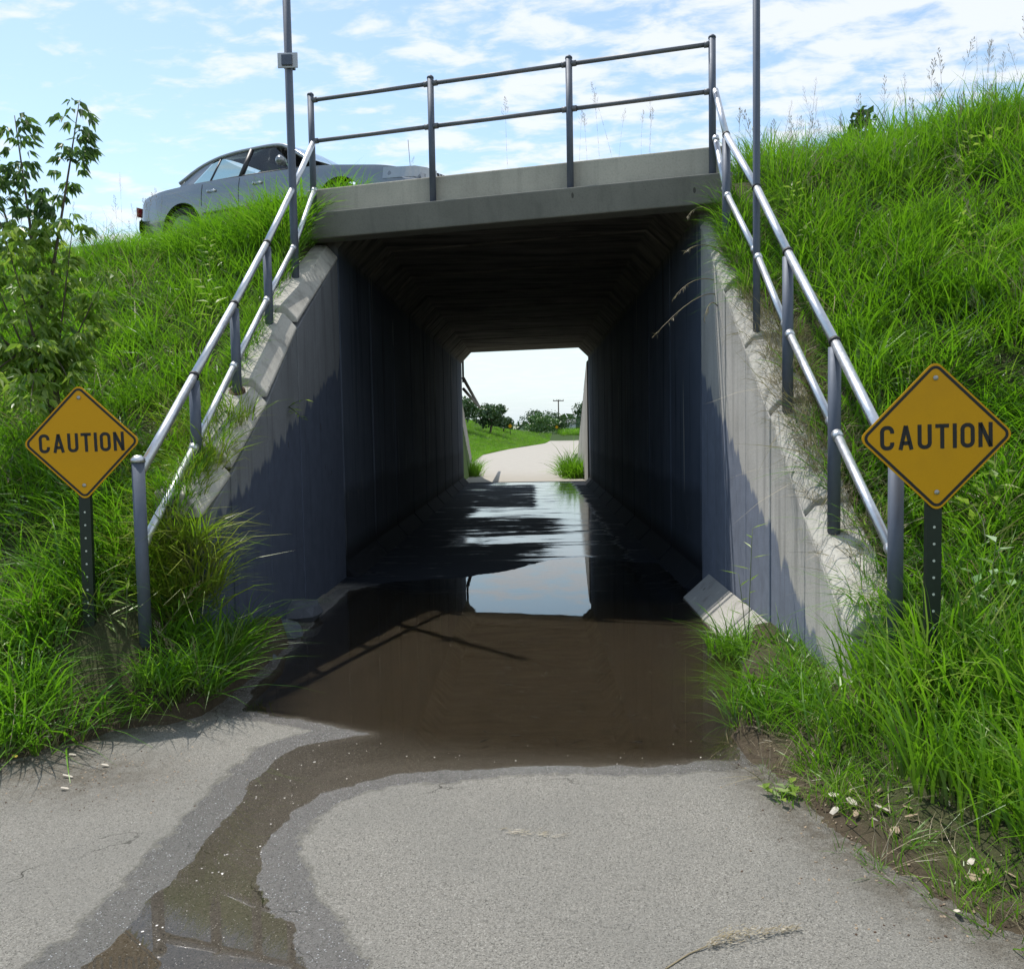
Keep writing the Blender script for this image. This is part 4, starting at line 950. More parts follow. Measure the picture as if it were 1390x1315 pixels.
P = sample(-9, -2.5, 4.2, 11.5, 5, keepL); P = P[(fbm(P[:, 0], P[:, 1], 0.9, 78) > -0.1) & (TX(P[:, 0], P[:, 1]) < 8.6)]
scatter('coarse_grass', 'taller coarse grass clumps standing out of the left embankment', P, C2, 0.6, 1.0, 0.25)
# arching coarse grass at the foot of both banks
P1 = sample(-3.6, -1.7, 4.0, 6.0, 60, lambda x, y: (-poly_sd(x, y, PATH) > 0.10) & (-poly_sd(x, y, PATH) < 1.3) & ((x < -2.4) | (y < 4.95)) & clear_pt(x, y, [(-2.55, 4.85, 0.2)]))
P1b = sample(-2.05, -1.84, 4.7, 5.9, 50, lambda x, y: x > -9)
P2 = sample(1.0, 3.0, 2.0, 5.4, 42, lambda x, y: (-poly_sd(x, y, PATH) > 0.55) & ((x > 2.0) | (y < 4.4)) & clear_pt(x, y, [(1.73, 3.7, 0.18)]))
scatter('arching_grass', 'coarse arching grass spilling over the path edge at the foot of the left bank', np.concatenate([P1, P1b]), C2, 0.7, 1.1, 0.2, 0.95)
scatter('arching_grass', 'coarse arching grass at the foot of the right bank', P2, C2, 0.6, 1.0, 0.2, 0.95)
n = 170; x = -2.42 - 1.5 * RNG.random(n) ** 1.4; t = RNG.uniform(8.9, 10.0, n) - 0.644; y = t - 0.28 * x
scatter('coarse_grass', 'tall grass on the crest hiding the front of the car', np.stack([x, y, height(x, y)], 1), C2, 0.9, 1.3, 0.15, 0.55 + 0.6 * (x + 3.9) / 1.5)
n = 50; x = RNG.uniform(-2.36, -1.98, n); y = 9.75 - 0.28 * x + RNG.uniform(0, 0.4, n)
scatter('coarse_grass', 'grass tuft behind the left end of the parapet', np.stack([x, y, np.full(n, 4.14)], 1), C2, 0.85, 1.15, 0.15)
# yellowing clump beside the left railing end
Py = sample(-2.95, -2.30, 5.1, 6.9, 55, lambda x, y: x > -9)
M['ygrass'] = grass_mat('yellowing_grass', (0.07, 0.14, 0.010), (0.15, 0.24, 0.015), (0.26, 0.28, 0.03))
C6 = mkcol('yellow_grass_kinds')
for i in range(4): proto(C6, 'yellow_tuft', *blades(20, 0.10, 0.18, 0.36, 0.010, 0.4, 0.8, 130 + i, None), M['ygrass'])
Py[:, 0] = np.clip(Py[:, 0], -9, -2.34)
scatter('yellowing_grass', 'yellowing grass along the lower part of the left railing', Py, C6, 0.6, 1.0, 0.2)
# straw along copings and bare edges
Pr = np.stack([RNG.uniform(1.74, 2.02, 620), RNG.uniform(4.6, 8.3, 620), np.zeros(620)], 1); Pr[:, 2] = [topR(v) + 0.09 for v in Pr[:, 1]]
Pr = Pr[(RNG.random(len(Pr)) < 0.35 + 0.65 * (vnoise(Pr[:, 0] * 0, Pr[:, 1], 2.1) > -0.05))]
scatter('dry_grass', 'dead straw-coloured grass lying on the coping of the right wing wall', Pr, C3, 0.5, 1.0, 0.5)
Ps = sample(-2.9, -1.75, 4.1, 5.2, 70, lambda x, y: (-poly_sd(x, y, PATH) > 0.02) & (-poly_sd(x, y, PATH) < 0.4) & ((x < -2.4) | (y < 4.95)))
Ps2 = sample(1.0, 2.3, 2.2, 5.0, 30, lambda x, y: (-poly_sd(x, y, PATH) > 0.03) & (-poly_sd(x, y, PATH) < 0.7) & ((x > 2.0) | (y < 4.4)))
scatter('dry_grass', 'dead grass and thatch along the path edges', np.concatenate([Ps, Ps2]), C3, 0.35, 0.8, 0.5)
# green tufts hanging over the right coping
Pg = []
for yc, k, xx in ((8.05, 16, 1.88), (7.7, 16, 1.86), (7.35, 12, 1.9), (6.6, 7, 1.98), (6.2, 6, 1.98), (5.75, 14, 1.88), (5.45, 8, 1.95), (5.1, 6, 1.98), (4.75, 10, 1.9), (4.55, 10, 1.8)):
    for _ in range(k): y_ = yc + RNG.normal(0, 0.14); Pg.append((xx + RNG.uniform(-0.1, 0.12), y_, topR(y_) + 0.08))
scatter('coping_grass', 'green grass tufts overhanging the coping of the right wing wall', np.array(Pg), C2, 0.5, 0.85, 0.3, 0.8)
Pg = []
for _ in range(150): y_ = RNG.uniform(5.3, 9.4); Pg.append(((-2.36 if y_ > 6.2 else -2.24) + RNG.uniform(-0.06, 0.05), y_, topL(y_) + 0.12))
scatter('coping_grass', 'green grass leaning over the coping of the left wing wall', np.array(Pg), C1, 0.5, 0.8, 0.25)
Pg = np.stack([RNG.uniform(-2.36, -2.0, 75), RNG.uniform(5.22, 5.40, 75), RNG.uniform(0.45, 1.0, 75)], 1)
scatter('coarse_grass', 'coarse yellow-green grass burying the low end of the left wing wall', Pg, C6, 0.8, 1.25, 0.3)
Pg = np.stack([RNG.uniform(-2.36, -2.12, 46), RNG.uniform(5.4, 6.5, 46), np.zeros(46)], 1); Pg[:, 2] = [topL(v) + 0.1 for v in Pg[:, 1]]
scatter('coping_grass', 'yellowing grass falling over the low end of the left coping', Pg, C6, 0.6, 1.0, 0.35)
Pg = np.stack([RNG.uniform(1.70, 1.98, 85), RNG.uniform(7.2, 8.35, 85), np.zeros(85)], 1); Pg[:, 2] = [topR(v) + 0.09 for v in Pg[:, 1]]
scatter('coping_grass', 'tall green grass spilling over the top of the right wing wall', Pg, C2, 0.45, 0.85, 0.35)
P = np.concatenate([sample(-9, -2.5, 4.4, 11, 3.0, keepL), sample(2.0, 7.5, 2.0, 10, 4.5, keepR)]); P[:, 2] += 0.10
scatter('dry_grass', 'flattened dead grass lying through both embankments', P, C3, 0.9, 1.6, 0.4)
# short grass growing in the litter strip at the right path edge
P = sample(0.95, 2.4, 1.6, 4.6, 75, lambda x, y: (-poly_sd(x, y, PATH) > 0.03) & (-poly_sd(x, y, PATH) < 0.75) & (fbm(x, y, 3.0, 4) > -0.05))
scatter('short_grass', 'short sparse grass at the right edge of the path', P, C5, 0.7, 1.4, 0.2)
P = sample(0.95, 2.6, 1.6, 4.9, 55, lambda x, y: (-poly_sd(x, y, PATH) > 0.22) & (-poly_sd(x, y, PATH) < 0.85) & (fbm(x, y, 3.5, 14) > -0.12) & ((x > 2.0) | (y < 4.4)))
scatter('verge_grass', 'medium grass thinning out towards the right edge of the path', P, C1, 0.4, 0.75, 0.25)
P = np.concatenate([sample(0.9, 1.4, 2.4, 4.0, 60, lambda x, y: (np.abs(-poly_sd(x, y, PATH) - 0.04) < 0.06))])
scatter('short_grass', 'thin line of short grass right along the edge of the path', P, C5, 0.5, 1.1, 0.25)
# roadside grass on the shoulder and seed stalks against the sky
x_ = RNG.uniform(-2.4, 1.95, 260); t_ = RNG.uniform(9.25, 10.5, 260); P = np.stack([x_, t_ - 0.28 * x_, np.full(260, 4.10)], 1)
scatter('short_grass', 'short roadside grass behind the bridge parapet', P, C5, 0.5, 1.0, 0.2)
def crest(x0, x1, n, t0, t1, side):
    x = RNG.uniform(x0, x1, n); t = RNG.uniform(t0, t1, n); y = t - 0.28 * x; return np.stack([x, y, height(x, y)], 1)
P = np.concatenate([crest(2.0, 8.0, 100, 8.2, 10.2, 1), sample(2.4, 5, 3, 7, 1.5, lambda x, y: x > 0)])
scatter('seed_stalks', 'tall feathery grass seed heads against the sky on the right crest', P, C4, 0.8, 1.35, 0.1)
P = np.concatenate([crest(-8.5, -2.4, 70, 8.2, 10.3, -1), np.array([(x, 9.2 - 0.28 * x, 4.15) for x in (0.52, 0.60, 0.72, 0.86, 0.90, 1.12, 1.18, 1.20, -0.2, -1.3)])])
scatter('seed_stalks', 'grass seed heads along the road edge and left crest', P, C4, 0.55, 0.95, 0.12)
P = np.array([(-1.95, 4.9, 0.12), (-1.9, 5.0, 0.12), (-1.98, 5.1, 0.12), (-2.3, 4.75, 0.2), (-1.86, 4.85, 0.1)]); 
scatter('seed_stalks', 'drooping seed heads leaning over the left edge of the puddle', P, C4, 0.7, 0.85, 0.2, bias=(0.0, 0.75))
P = np.concatenate([sample(2.0, 2.8, 3.0, 4.2, 9, lambda x, y: x > 0)])
scatter('seed_stalks', 'pale seed heads in the grass beside the right sign', P, C4, 0.5, 0.75, 0.4)
# clumps standing at the wall foot
def clump(pts, label, coll=C2, s=(0.5, 0.75), n=14, r=0.1):
    P = []
    for (x, y, z) in pts:
        for _ in range(n): P.append((x + RNG.normal(0, r), y + RNG.normal(0, r), z))
    return scatter('grass_clump', label, np.array(P), coll, s[0], s[1], 0.28)
clump([(1.33, 6.05, 0.0), (1.40, 5.85, 0.02), (1.48, 5.45, 0.1), (1.5, 5.2, 0.12)], 'grass clump growing out of the puddle at the foot of the right wing wall', n=9, r=0.07, s=(0.5, 0.8))
clump([(1.25, 4.75, 0.05), (1.42, 4.85, 0.1), (1.15, 4.5, 0.04), (1.4, 4.5, 0.1), (1.5, 4.95, 0.1)], 'grass clump at the near end of the right wing wall beside the puddle', n=10, r=0.09, s=(0.45, 0.8))
clump([(-1.95, 5.0, 0.12), (-1.95, 5.35, 0.15), (-2.05, 4.8, 0.2), (-2.12, 5.15, 0.35), (-2.2, 5.3, 0.5)], 'grass clump at the near end of the left wing wall', n=10, r=0.08, s=(0.5, 0.85))
clump([(1.27, 28.2, 0.0), (1.45, 28.9, 0.0), (1.40, 27.6, 0.0), (1.35, 29.8, 0)], 'tall grass clump at the right of the far exit', C1, (2.0, 2.9), 9, 0.12)
clump([(-2.0, 29.6, 0.0), (-2.25, 31.5, 0.0), (-2.3, 33.5, 0)], 'grass clump at the left of the far exit', C1, (1.4, 2.1), 8, 0.12)
# far grass: mown slope with short tufts, longer on its upper part
n = 9000; y = RNG.uniform(31, 125, n) ; ex = np.interp(y, [p[0] for p in FAREDGE], [p[1] for p in FAREDGE]); x = ex - 0.15 - RNG.random(n) ** 1.3 * (0.095 * y + ex)
k = x < ex - 0.1; x = x[k]; y = y[k]
scatter('far_grass', 'mown green slope left of the far path', np.stack([x, y, height(x, y)], 1), C5, 1.2, 2.6, 0.2)
x = RNG.uniform(4, 26, 2600); y = RNG.uniform(121, 150, 2600)
scatter('far_grass', 'rough grass beyond the bend of the far path', np.stack([x, y, height(x, y)], 1), C1, 1.6, 3.0, 0.2)
o = bpy.data.objects['ground']

# ------------------------------------------------------------------ leaves and trees
def leaf_geo(p, d, up, L, w):
    d = d.normalized(); sidev = d.cross(up)
    if sidev.length < 1e-3: sidev = Vector((1, 0, 0))
    sidev.normalize(); n = sidev.cross(d) * (w * 0.25)
    return [p, p + d * L * 0.35 + sidev * w / 2 + n, p + d * L, p + d * L * 0.35 - sidev * w / 2 + n, p + d * L * 0.5]
class Leaves:
    def __init__(s): s.V = []; s.F = []
    def leaf(s, p, d, L, w, up=Vector((0, 0, 1))):
        n = len(s.V); s.V += leaf_geo(p, d, up, L, w); s.F += [(n, n + 1, n + 4), (n + 1, n + 2, n + 4), (n, n + 4, n + 3), (n + 4, n + 2, n + 3)]
    def build(s, name, mat, parent, stuff=True):
        o = mk(name, s.V, s.F, mat, parent)
        if stuff: o['kind'] = 'stuff'
        return o
r7 = random.Random(11)
def sapling():
    bx, by = -3.62, 6.75; bz = float(height(bx, by)) - 0.05
    root = empty('sapling', (bx, by, bz), 'young leafy tree with drooping leaflets rising from the left bank above the caution sign', 'tree')
    base = Vector((bx, by, bz))
    leaders = [(Vector((-3.98, 6.95, 4.08)), 0.016), (Vector((-3.42, 6.85, 4.12)), 0.015), (Vector((-4.30, 7.05, 3.85)), 0.014)] + [(Vector(v), 0.010) for v in
               ((-3.32, 6.5, 3.20), (-4.15, 6.5, 3.25), (-3.75, 6.3, 3.10), (-3.05, 6.4, 2.75), (-4.25, 6.3, 2.80), (-3.55, 6.1, 2.75), (-3.95, 6.2, 2.45), (-3.15, 6.2, 2.35), (-3.45, 6.0, 2.20), (-4.2, 6.0, 2.25), (-3.75, 5.95, 1.95), (-3.2, 6.1, 1.95), (-3.35, 5.85, 1.75), (-3.9, 5.8, 1.75))]
    MB().tube([base, base + Vector((-0.05, 0, 0.5)), base + Vector((-0.12, 0.03, 0.95))], [0.03, 0.024, 0.018], 8).build('trunk', M['bark'], root, smooth=True)
    fork = base + Vector((-0.12, 0.03, 0.9)); lo = Leaves(); hi = Leaves()
    def compound(p, dirn, top):
        """boxelder-like: 3-5 drooping leaflets on a short stalk"""
        q = p + dirn * r7.uniform(0.05, 0.10); k = r7.choice((3, 5, 5)); tgt = hi if top else lo
        for i in range(k):
            a = (i - (k - 1) / 2) * 0.7 + r7.uniform(-0.2, 0.2); dd = Matrix.Rotation(a, 3, 'Z') @ dirn
            dd = Vector((dd.x, dd.y, -r7.uniform(0.4, 1.6))); tgt.leaf(q + dd.normalized() * 0.01, dd, r7.uniform(0.065, 0.115), r7.uniform(0.028, 0.045), Vector((r7.uniform(-1, 1), r7.uniform(-1, 1), 1)))
    for li, (tip, rad) in enumerate(leaders):
        st = fork if li < 3 else base + Vector((-0.08, 0, 0.15 + 0.05 * (li - 3)))
        mid = st.lerp(tip, 0.5) + Vector((r7.uniform(-.05, .05), r7.uniform(-.05, .05), 0.05))
        pts = [st.lerp(mid, k / 4).lerp(mid.lerp(tip, k / 4), k / 4) for k in range(5)]
        pts = [(1 - u) ** 2 * st + 2 * u * (1 - u) * mid + u * u * tip for u in [k / 7 for k in range(8)]]
        MB().tube(pts, [rad * (1 - 0.8 * k / 7) for k in range(8)], 6).build('branch', M['bark'], root, smooth=True)
        Ltot = (tip - st).length; n = int(Ltot * (24 if li < 3 else 16))
        for k in range(n):
            u = 0.12 + 0.88 * k / n; p = (1 - u) ** 2 * st + 2 * u * (1 - u) * mid + u * u * tip; an = r7.uniform(0, 2 * pi)
            d = Vector((cos(an), sin(an), r7.uniform(-0.1, 0.6))).normalized()
            compound(p, d, p.z > 3.25)
            if r7.random() < 0.55:
                tl = r7.uniform(0.10, 0.24) * (1.25 - u)
                for q in range(3): compound(p + d * tl * (q + 1) / 2.2 + Vector((0, 0, r7.uniform(-.03, .05))), Vector((cos(an + q), sin(an + q), 0.3)), p.z > 3.25)
    hi.build('upper_foliage', M['leaf_d'], root); lo.build('lower_foliage', M['leaf'], root)
sapling()

def far_tree(x, y, z0, h, w, label, mat='fartree', name='tree', n=1500, ls=0.35, trunk=True, group=None, crown0=0.15, lobes=9, seed=1, cat='tree'):
    root = empty(name, (x, y, z0), label, cat, group); r = np.random.default_rng(seed)
    if trunk:
        MB().tube([(x, y, z0 - 0.3), (x + 0.05 * w, y, z0 + h * 0.35), (x, y, z0 + h * 0.75)], [0.035 * h, 0.025 * h, 0.01 * h], 8).build('trunk', M['bark'], root, smooth=True)
    cz = z0 + h * (crown0 + (1 - crown0) * 0.5); rz = h * (1 - crown0) * 0.5
    cen = []
    for k in range(lobes):
        v = r.normal(size=3); v /= np.linalg.norm(v); q = r.uniform(0.35, 0.75)
        cen.append((x + v[0] * w / 2 * q, y + v[1] * w / 2 * q, cz + v[2] * rz * q, r.uniform(0.30, 0.5)))
    c = np.array(cen)[r.integers(0, lobes, n)]
    v = r.normal(size=(n, 3)); v /= np.linalg.norm(v, axis=1)[:, None]; rad = r.uniform(0.6, 1.05, n)[:, None] * c[:, 3:4]
    P = c[:, :3] + v * rad * np.array([w / 2, w / 2, rz])[None, :] * 1.15
    P[:, 2] = np.maximum(P[:, 2], z0 + 0.05)
    a = r.normal(size=(n, 3)); b = r.normal(size=(n, 3)); a /= np.linalg.norm(a, axis=1)[:, None]; b = np.cross(a, b); b /= np.linalg.norm(b, axis=1)[:, None]
    s_ = ls * r.uniform(0.5, 1.3, n)[:, None]
    V = np.stack([P - a * s_ * .5, P + b * s_ * .32, P + a * s_ * .5, P - b * s_ * .32], 1).reshape(-1, 3)
    o = np_mesh('crown', V, np.arange(4 * n).reshape(-1, 4), M[mat]); o.parent = root; o.matrix_parent_inverse = Matrix.Translation((-x, -y, -z0)); o['kind'] = 'stuff'
    return root
H = lambda x, y: float(height(x, y))
far_tree(-6.4, 78, H(-6.4, 78), 3.4, 4.6, 'dark tree at the far left beyond the tunnel, tallest of the row on the slope', seed=3, ls=0.3, n=2200)
far_tree(-4.1, 86, H(-4.1, 86), 3.2, 4.2, 'round dark green tree second in the row beyond the tunnel', seed=4, ls=0.3, n=1900)
far_tree(-3.2, 98, H(-3.2, 98), 2.4, 3.4, 'small dark tree at the low right end of the row, behind a tiny amber sign', seed=5, ls=0.26, n=1500)
far_tree(0.6, 128, 0.7, 3.1, 6.6, 'big round bright green bush where the far path bends', 'farbush', 'bush', seed=6, ls=0.32, n=2600, trunk=False, crown0=0.0, cat='bush')
far_tree(0.8, 138, 0.7, 4.3, 6.0, 'ragged taller bush showing above the big round bush', 'fartree', 'bush', seed=16, ls=0.3, n=1600, trunk=False, crown0=0.0, cat='bush')
far_tree(4.6, 140, 0.7, 3.4, 4.6, 'dark bush between the big round bush and the utility pole', 'fartree', 'bush', seed=7, ls=0.3, n=1500, trunk=False, crown0=0.0, cat='bush')
far_tree(8.2, 138, 0.9, 5.0, 4.6, 'dark tree at the right edge of the view through the tunnel', seed=8, ls=0.34, n=2000)
far_tree(10.9, 30, 4.1, 7.9, 1.8, 'pointed dark tree top peeping over the right crest', seed=9, ls=0.3, n=1300, crown0=0.5, lobes=6)
far_tree(12.2, 30.5, 4.1, 7.4, 1.5, 'smaller tree top just right of the pointed one over the crest', seed=10, ls=0.28, n=900, crown0=0.5, lobes=5)
far_tree(13.2, 31, 4.1, 6.9, 1.3, 'lowest tree top over the right crest', seed=12, ls=0.26, n=700, crown0=0.5, lobes=4)
# distant wood on the horizon
n = 9000; x = RNG.uniform(-260, 260, n); y = RNG.uniform(330, 350, n); z = RNG.random(n) * (4.5 + 3.5 * fbm(x, x * 0, 0.05)); a = RNG.normal(size=(n, 3)); b = RNG.normal(size=(n, 3)); P = np.stack([x, y, z], 1)
V = np.stack([P - a * 0.9, P + b * 0.9, P + a * 0.9, P - b * 0.9], 1).reshape(-1, 3)
tag(np_mesh('distant_wood', V, np.arange(4 * n).reshape(-1, 4), M['fartree']), 'low distant wood along the horizon', kind='stuff')
# utility pole
upole = empty('utility_pole', (5.0, 165, 0.9), 'thin utility pole with a crossarm above the far bushes', 'pole')
MB().tube([(5.0, 165, 0.5), (5.0, 165, 6.9)], [0.14, 0.10], 8).build('shaft', M['wood'], upole)
MB().box((4.0, 164.92, 6.6), (6.0, 165.08, 6.76)).build('crossarm', M['wood'], upole)
for dx in (-0.9, -0.3, 0.3, 0.9): MB().tube([(5.0 + dx, 165, 6.76), (5.0 + dx, 165, 6.95)], 0.05, 6).build('insulator', M['wood'], upole)
def tiny_sign(x, y, z0, zc, label):
    r_ = empty('warning_sign', (x, y, z0), label, 'sign')
    MB().box((x - 0.03, y, z0), (x + 0.03, y + 0.05, zc)).build('post', M['postgreen'], r_)
    MB().prism([(-0.24, 0), (0, 0.24), (0.24, 0), (0, -0.24)], lambda p: (x + p[0], y - 0.02, zc + p[1]), lambda p: (x + p[0], y, zc + p[1])).build('sign_panel', M['amber'], r_)
tiny_sign(-2.25, 92, H(-2.25, 92), 1.9, 'tiny amber sign at the end of the far tree row')
tiny_sign(3.35, 119.5, 0.9, 1.75, 'tiny amber sign at the far bend right of the round bush')
hs_ = empty('shed', (6.2, 150, 0.9), 'tiny pale shed beside the utility pole far away', 'shed')
MB().box((5.4, 150, 0.9), (7.4, 152, 2.5)).build('wall', simple('pale_shed_wall', (0.55, 0.56, 0.58), 0.8), hs_)
MB().prism([(149.8, 2.5), (152.2, 2.5), (151.0, 3.1)], lambda p: (5.3, p[0], p[1]), lambda p: (7.5, p[0], p[1])).build('roof', simple('grey_shed_roof', (0.2, 0.2, 0.22), 0.8), hs_)

# ------------------------------------------------------------------ rubble, litter, weeds
def lump(name, c, rx, ry, rz, mat, label, cat, group=None, seed=0, sub=2, flat=0.0):
    import bmesh
    me = bpy.data.meshes.new(name); bm = bmesh.new(); bmesh.ops.create_icosphere(bm, subdivisions=sub, radius=1.0); r = random.Random(seed)
    ph = [r.uniform(0, 9) for _ in range(6)]
    for v in bm.verts:
        k = 1 + 0.22 * sin(v.co.x * 3 + ph[0]) * cos(v.co.y * 2.6 + ph[1]) + 0.14 * sin(v.co.z * 5 + ph[2]) + r.uniform(-0.07, 0.07)
        v.co = Vector((v.co.x * rx * k, v.co.y * ry * k, v.co.z * rz * k))
    bm.to_mesh(me); bm.free(); o = link(name, me, mat); o.location = c; o.rotation_euler = (0, 0, r.uniform(0, 6)); tag(o, label, cat, group); return o
lump('rock', (-1.93, 6.75, 0.02), 0.15, 0.13, 0.12, M['rock'], 'larger bluish rubble stone at the foot of the shaded left wall', 'rock', seed=1)
lump('rock', (-1.98, 7.35, 0.05), 0.15, 0.17, 0.14, M['rock'], 'rubble stone farther in against the shaded left wall', 'rock', seed=2)
lump('rock', (-1.93, 6.1, -0.01), 0.10, 0.08, 0.07, M['rock'], 'small rubble stone nearest the camera by the left wall', 'rock', seed=5)
# pale bark chips and dead leaves
chips = [(1.18, 3.46), (1.27, 3.52), (1.35, 3.46), (1.40, 3.58), (1.48, 3.50), (1.30, 3.36), (1.44, 3.36), (1.34, 3.27), (1.60, 3.40), (1.22, 3.60), (1.50, 3.22), (1.55, 3.10), (1.50, 3.02), (1.62, 3.02), (1.46, 2.92), (1.56, 2.86), (1.63, 2.80), (1.70, 2.90), (1.25, 3.42), (1.38, 3.70), (1.20, 3.75), (1.66, 2.70), (1.45, 3.42), (1.30, 3.62), (1.32, 2.74), (1.36, 3.44), (1.52, 2.95), (1.59, 2.93)]
cm = []
for k in range(4):
    q = lump('bark_chip', (0, 0, 0), 0.024, 0.012, 0.0022, M['litter'] if k < 2 else M['chip'], None, None, seed=20 + k, sub=1); cm.append(q.data); bpy.data.objects.remove(q)
for i, (x, y) in enumerate(chips):
    o = bpy.data.objects.new('bark_chip', cm[i % 4]); COL.objects.link(o); s_ = r7.uniform(0.6, 1.5); o.scale = (s_, s_ * r7.uniform(0.6, 1.4), s_)
    o.location = (x, y, max(H(x, y), 0.0) + 0.022); o.rotation_euler = (r7.uniform(-.5, .5), r7.uniform(-.5, .5), r7.uniform(0, 6))
    tag(o, 'pale bark chip scattered in the sparse grass at the right edge of the path', 'bark chip', 'bark chips at the right path edge')
for x, y, l in ((-2.05, 4.06, 'upper'), (-2.16, 3.93, 'longest'), (-2.10, 3.79, 'lowest'), (-2.28, 4.20, 'uppermost')):
    o = bpy.data.objects.new('bark_chip', cm[0]); COL.objects.link(o); o.scale = (1.1, 0.8, 1.0) if l != 'longest' else (1.6, 0.7, 1.0); o.location = (x, y, 0.026); o.rotation_euler = (0, 0.1, r7.uniform(-.4, .4))
    tag(o, l + ' pale chip lying on the dirty patch left of the path', 'bark chip')
o = lump('fallen_leaf', (-2.52, 4.12, 0.05), 0.022, 0.014, 0.005, simple('yellow_leaf', (0.6, 0.45, 0.05), 0.7), 'small yellow leaf at the foot of the left grass', 'leaf', seed=8, sub=1)
# dirt crumbs on the path edge
n = 700; x = np.concatenate([RNG.normal(-2.15, 0.3, 300), RNG.normal(1.2, 0.2, 400)]); y = np.concatenate([RNG.normal(3.98, 0.2, 300), RNG.uniform(2.6, 4.3, 400)])
z = np.maximum(height(x, y), 0.012) + 0.004; C7 = mkcol('crumb_kinds')
for k in range(3):
    q = lump('crumb', (0, 0, 0), 0.006, 0.0045, 0.003, M['chip'] if k < 2 else M['rust'], None, None, seed=40 + k, sub=1); me_ = q.data; bpy.data.objects.remove(q); C7.objects.link(bpy.data.objects.new('crumb', me_))
scatter('dirt_crumbs', 'crumbs of soil and bark on the path edges', np.stack([x, y, z], 1), C7, 0.3, 1.2, 0.4)
C8 = mkcol('fleck_kinds'); q = lump('fleck', (0, 0, 0), 0.006, 0.004, 0.0012, simple('white_petal', (0.75, 0.72, 0.7), 0.6), None, None, seed=50, sub=1); me_ = q.data; bpy.data.objects.remove(q); C8.objects.link(bpy.data.objects.new('fleck', me_))
n = 70; y = RNG.uniform(2.6, 4.4, n); x = -1.12 + RNG.normal(0, 0.13, n) + 0.5 * np.clip(y - 3.9, 0, 1); x2 = RNG.uniform(-0.9, 0.9, 26); y2 = RNG.normal(4.18, 0.07, 26)
scatter('floating_flecks', 'pale flecks floating on the shallow trickle', np.stack([np.r_[x, x2], np.r_[y, y2], np.full(n + 26, 0.002)], 1), C8, 0.2, 0.95, 0.05)
C9 = mkcol('twig_kinds')
for k in range(3):
    q = lump('twig', (0, 0, 0), 0.035, 0.004, 0.003, M['black'], None, None, seed=60 + k, sub=1); me_ = q.data; bpy.data.objects.remove(q); C9.objects.link(bpy.data.objects.new('twig', me_))
n = 130; x = RNG.uniform(-0.3, 1.2, n); y = RNG.uniform(4.4, 6.6, n)
scatter('drowned_debris', 'dark leaves and twigs lying in the brown puddle', np.stack([x, y, np.full(n, -0.016)], 1), C9, 0.4, 1.2, 0.03)
# fallen grass seed head on the path with its stem
sh = empty('fallen_seed_head', (0.62, 2.6, 0.02), 'fluffy straw-coloured grass seed head lying on the path in the foreground', 'seed head')
lv = Leaves()
A = Vector((0.50, 2.575, 0.022)); B = Vector((0.60, 2.62, 0.026)); C_ = Vector((0.80, 2.665, 0.022))
for k in range(260):
    u = r7.random(); p = A.lerp(B, u * 2) if u < 0.5 else B.lerp(C_, u * 2 - 1); wv = 0.012 + 0.02 * sin(pi * min(1, u * 1.1)); d = (C_ - A).normalized()
    lv.leaf(p + Vector((r7.gauss(0, .3) * wv, r7.gauss(0, .5) * wv, r7.random() * wv * 0.5)), d + Vector((r7.gauss(0, .3), r7.gauss(0, .4), r7.uniform(0, .3))), r7.uniform(0.012, 0.024), 0.003)
lv.build('spikelets', M['straw'], sh)
MB().tube([(0.36, 2.47, 0.018), (0.44, 2.54, 0.020), A], 0.0022, 6).build('stem', M['straw'], sh)
sw = empty('straw_wisp', (-0.08, 3.32, 0.018), 'thin wisp of straw lying in the middle of the path', 'straw')
lv = Leaves()
for k in range(60):
    u = r7.random(); p = Vector((-0.16, 3.36, 0.019)).lerp(Vector((0.09, 3.30, 0.019)), u); lv.leaf(p + Vector((r7.gauss(0, .008), r7.gauss(0, .012), 0.002)), Vector((1, r7.gauss(-0.2, .5), r7.uniform(0, .12))), r7.uniform(0.02, 0.05), 0.0022)
lv.build('stalks', M['straw'], sw)
def weed(name, base, label, stems, leaf, cat='weed', mat='leaf', smat='stem'):
    root = empty(name, base, label, cat); b = Vector(base); lv = Leaves()
    for tip, nl in stems:
        t = Vector(tip); mid = b.lerp(t, 0.5) + Vector((0, 0, 0.12 * (t - b).length)); pts = [(1 - u) ** 2 * b + 2 * u * (1 - u) * mid + u * u * t for u in [k / 6 for k in range(7)]]
        MB().tube(pts, [0.004 * (1 - 0.6 * k / 6) for k in range(7)], 5).build('stem', M[smat], root, smooth=True)
        for k in range(nl):
            u = 0.25 + 0.75 * k / max(1, nl - 1); p = (1 - u) ** 2 * b + 2 * u * (1 - u) * mid + u * u * t; an = k * 2.4
            lv.leaf(p, Vector((cos(an), sin(an) * 0.8, leaf[2])), leaf[0] * r7.uniform(0.7, 1.2), leaf[1])
    lv.build('leaves', M[mat], root, stuff=False); return root
bz = H(2.15, 4.2)
M['paleleaf'] = leafy('pale_leaf', [(0.20, 0.34, 0.14), (0.32, 0.45, 0.24), (0.16, 0.30, 0.10)], 0.3)
weed('weed', (2.12, 4.15, bz), 'pale broad-leaved weed in the grass right of the right caution sign', [((2.13, 4.1, bz + 0.50), 7), ((2.02, 4.1, bz + 0.36), 5), ((2.22, 4.1, bz + 0.34), 5)], (0.085, 0.045, 0.35), mat='paleleaf')
weed('weed', (1.02, 3.66, 0.02), 'low flat weed with dark leaves at the right edge of the path', [((1.06, 3.62, 0.05), 4), ((0.95, 3.66, 0.05), 4), ((1.08, 3.72, 0.05), 4), ((1.0, 3.58, 0.04), 3)], (0.07, 0.032, 0.15))
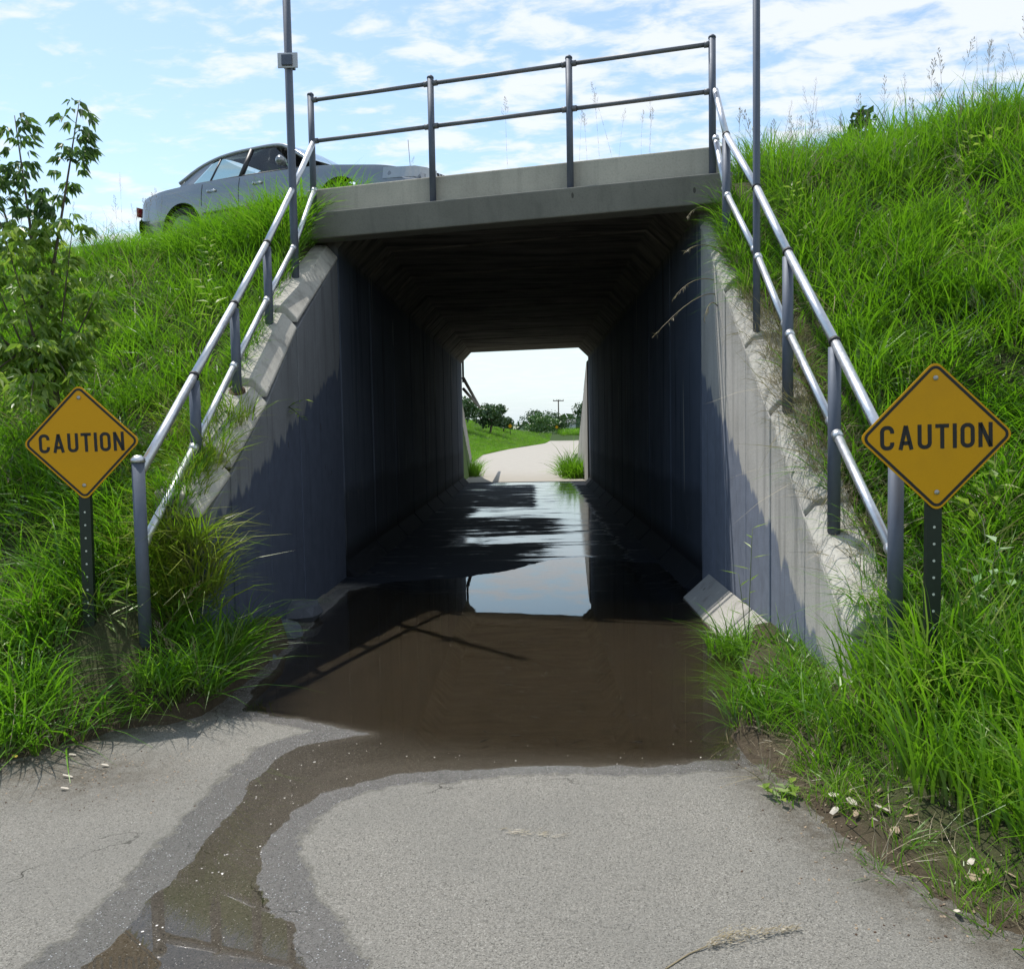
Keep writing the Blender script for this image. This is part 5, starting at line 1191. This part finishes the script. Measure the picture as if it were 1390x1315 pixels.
weed('weed', (-2.05, 7.45, 1.80), 'small green sprig growing from a joint high on the left wing wall', [((-1.92, 7.3, 1.72), 4), ((-1.95, 7.5, 1.70), 4), ((-1.90, 7.4, 1.86), 4)], (0.09, 0.018, -0.2))
weed('weed', (1.36, 5.62, 0.1), 'tall thin green weed standing against the painted part of the right wing wall', [((1.40, 5.66, 0.92), 9), ((1.32, 5.7, 0.62), 5)], (0.12, 0.016, 0.25))
weed('weed', (-2.35, 4.95, 0.30), 'leafy stalk weed at the foot of the left railing end post', [((-2.30, 4.9, 0.75), 8), ((-2.45, 4.9, 0.65), 6)], (0.13, 0.02, 0.3))
hg = empty('hanging_grass', (1.66, 7.9, 2.75), 'dry grass stalks arching out from the right wall over the dark tunnel mouth', 'grass stalk')
for (a, b, c) in (((1.66, 7.9, 2.72), (1.45, 7.7, 2.78), (1.02, 7.5, 2.32)), ((1.66, 7.95, 2.85), (1.42, 7.8, 2.92), (1.22, 7.7, 2.66)), ((1.64, 7.8, 2.6), (1.52, 7.6, 2.70), (1.46, 7.55, 2.46)), ((1.66, 8.1, 3.5), (1.5, 8.0, 3.56), (1.40, 7.95, 3.42)), ((1.66, 8.0, 3.15), (1.5, 7.9, 3.2), (1.36, 7.85, 3.10))):
    a, b, c = map(Vector, (a, b, c)); pts = [(1 - u) ** 2 * a + 2 * u * (1 - u) * b + u * u * c for u in [k / 8 for k in range(9)]]
    MB().tube(pts, [0.005 * (1 - 0.7 * k / 8) for k in range(9)], 5).build('stalk', M['straw'], hg, smooth=True)
    lv = Leaves(); d = (c - b).normalized()
    for k in range(14): lv.leaf(pts[-1].lerp(pts[-4], r7.random()), d + Vector((r7.gauss(0, .4), r7.gauss(0, .4), r7.gauss(0, .4))), 0.05, 0.006)
    lv.build('seed_head', M['straw'], hg, stuff=False)

# broad-leaved weeds mixed into both banks
C10 = mkcol('broadleaf_kinds')
for k in range(4):
    lv = Leaves()
    for q in range(16):
        an = q * 2.4 + k; u = q / 16; p = Vector((0.02 * cos(an), 0.02 * sin(an), 0.06 + 0.30 * u))
        lv.leaf(p, Vector((cos(an), sin(an), 0.35 - 0.3 * r7.random())), r7.uniform(0.07, 0.13) * (1.15 - 0.5 * u), r7.uniform(0.025, 0.045))
    proto(C10, 'broadleaf', lv.V, lv.F, None, M['paleleaf'] if k == 0 else M['leaf'])
P = np.concatenate([sample(-8, -2.6, 4.5, 10, 1.5, keepL), sample(2.1, 7.0, 2.3, 9.5, 1.8, keepR)])
scatter('broad_leaved_weeds', 'scattered broad-leaved weeds growing among the bank grass', P, C10, 0.7, 1.3, 0.2)
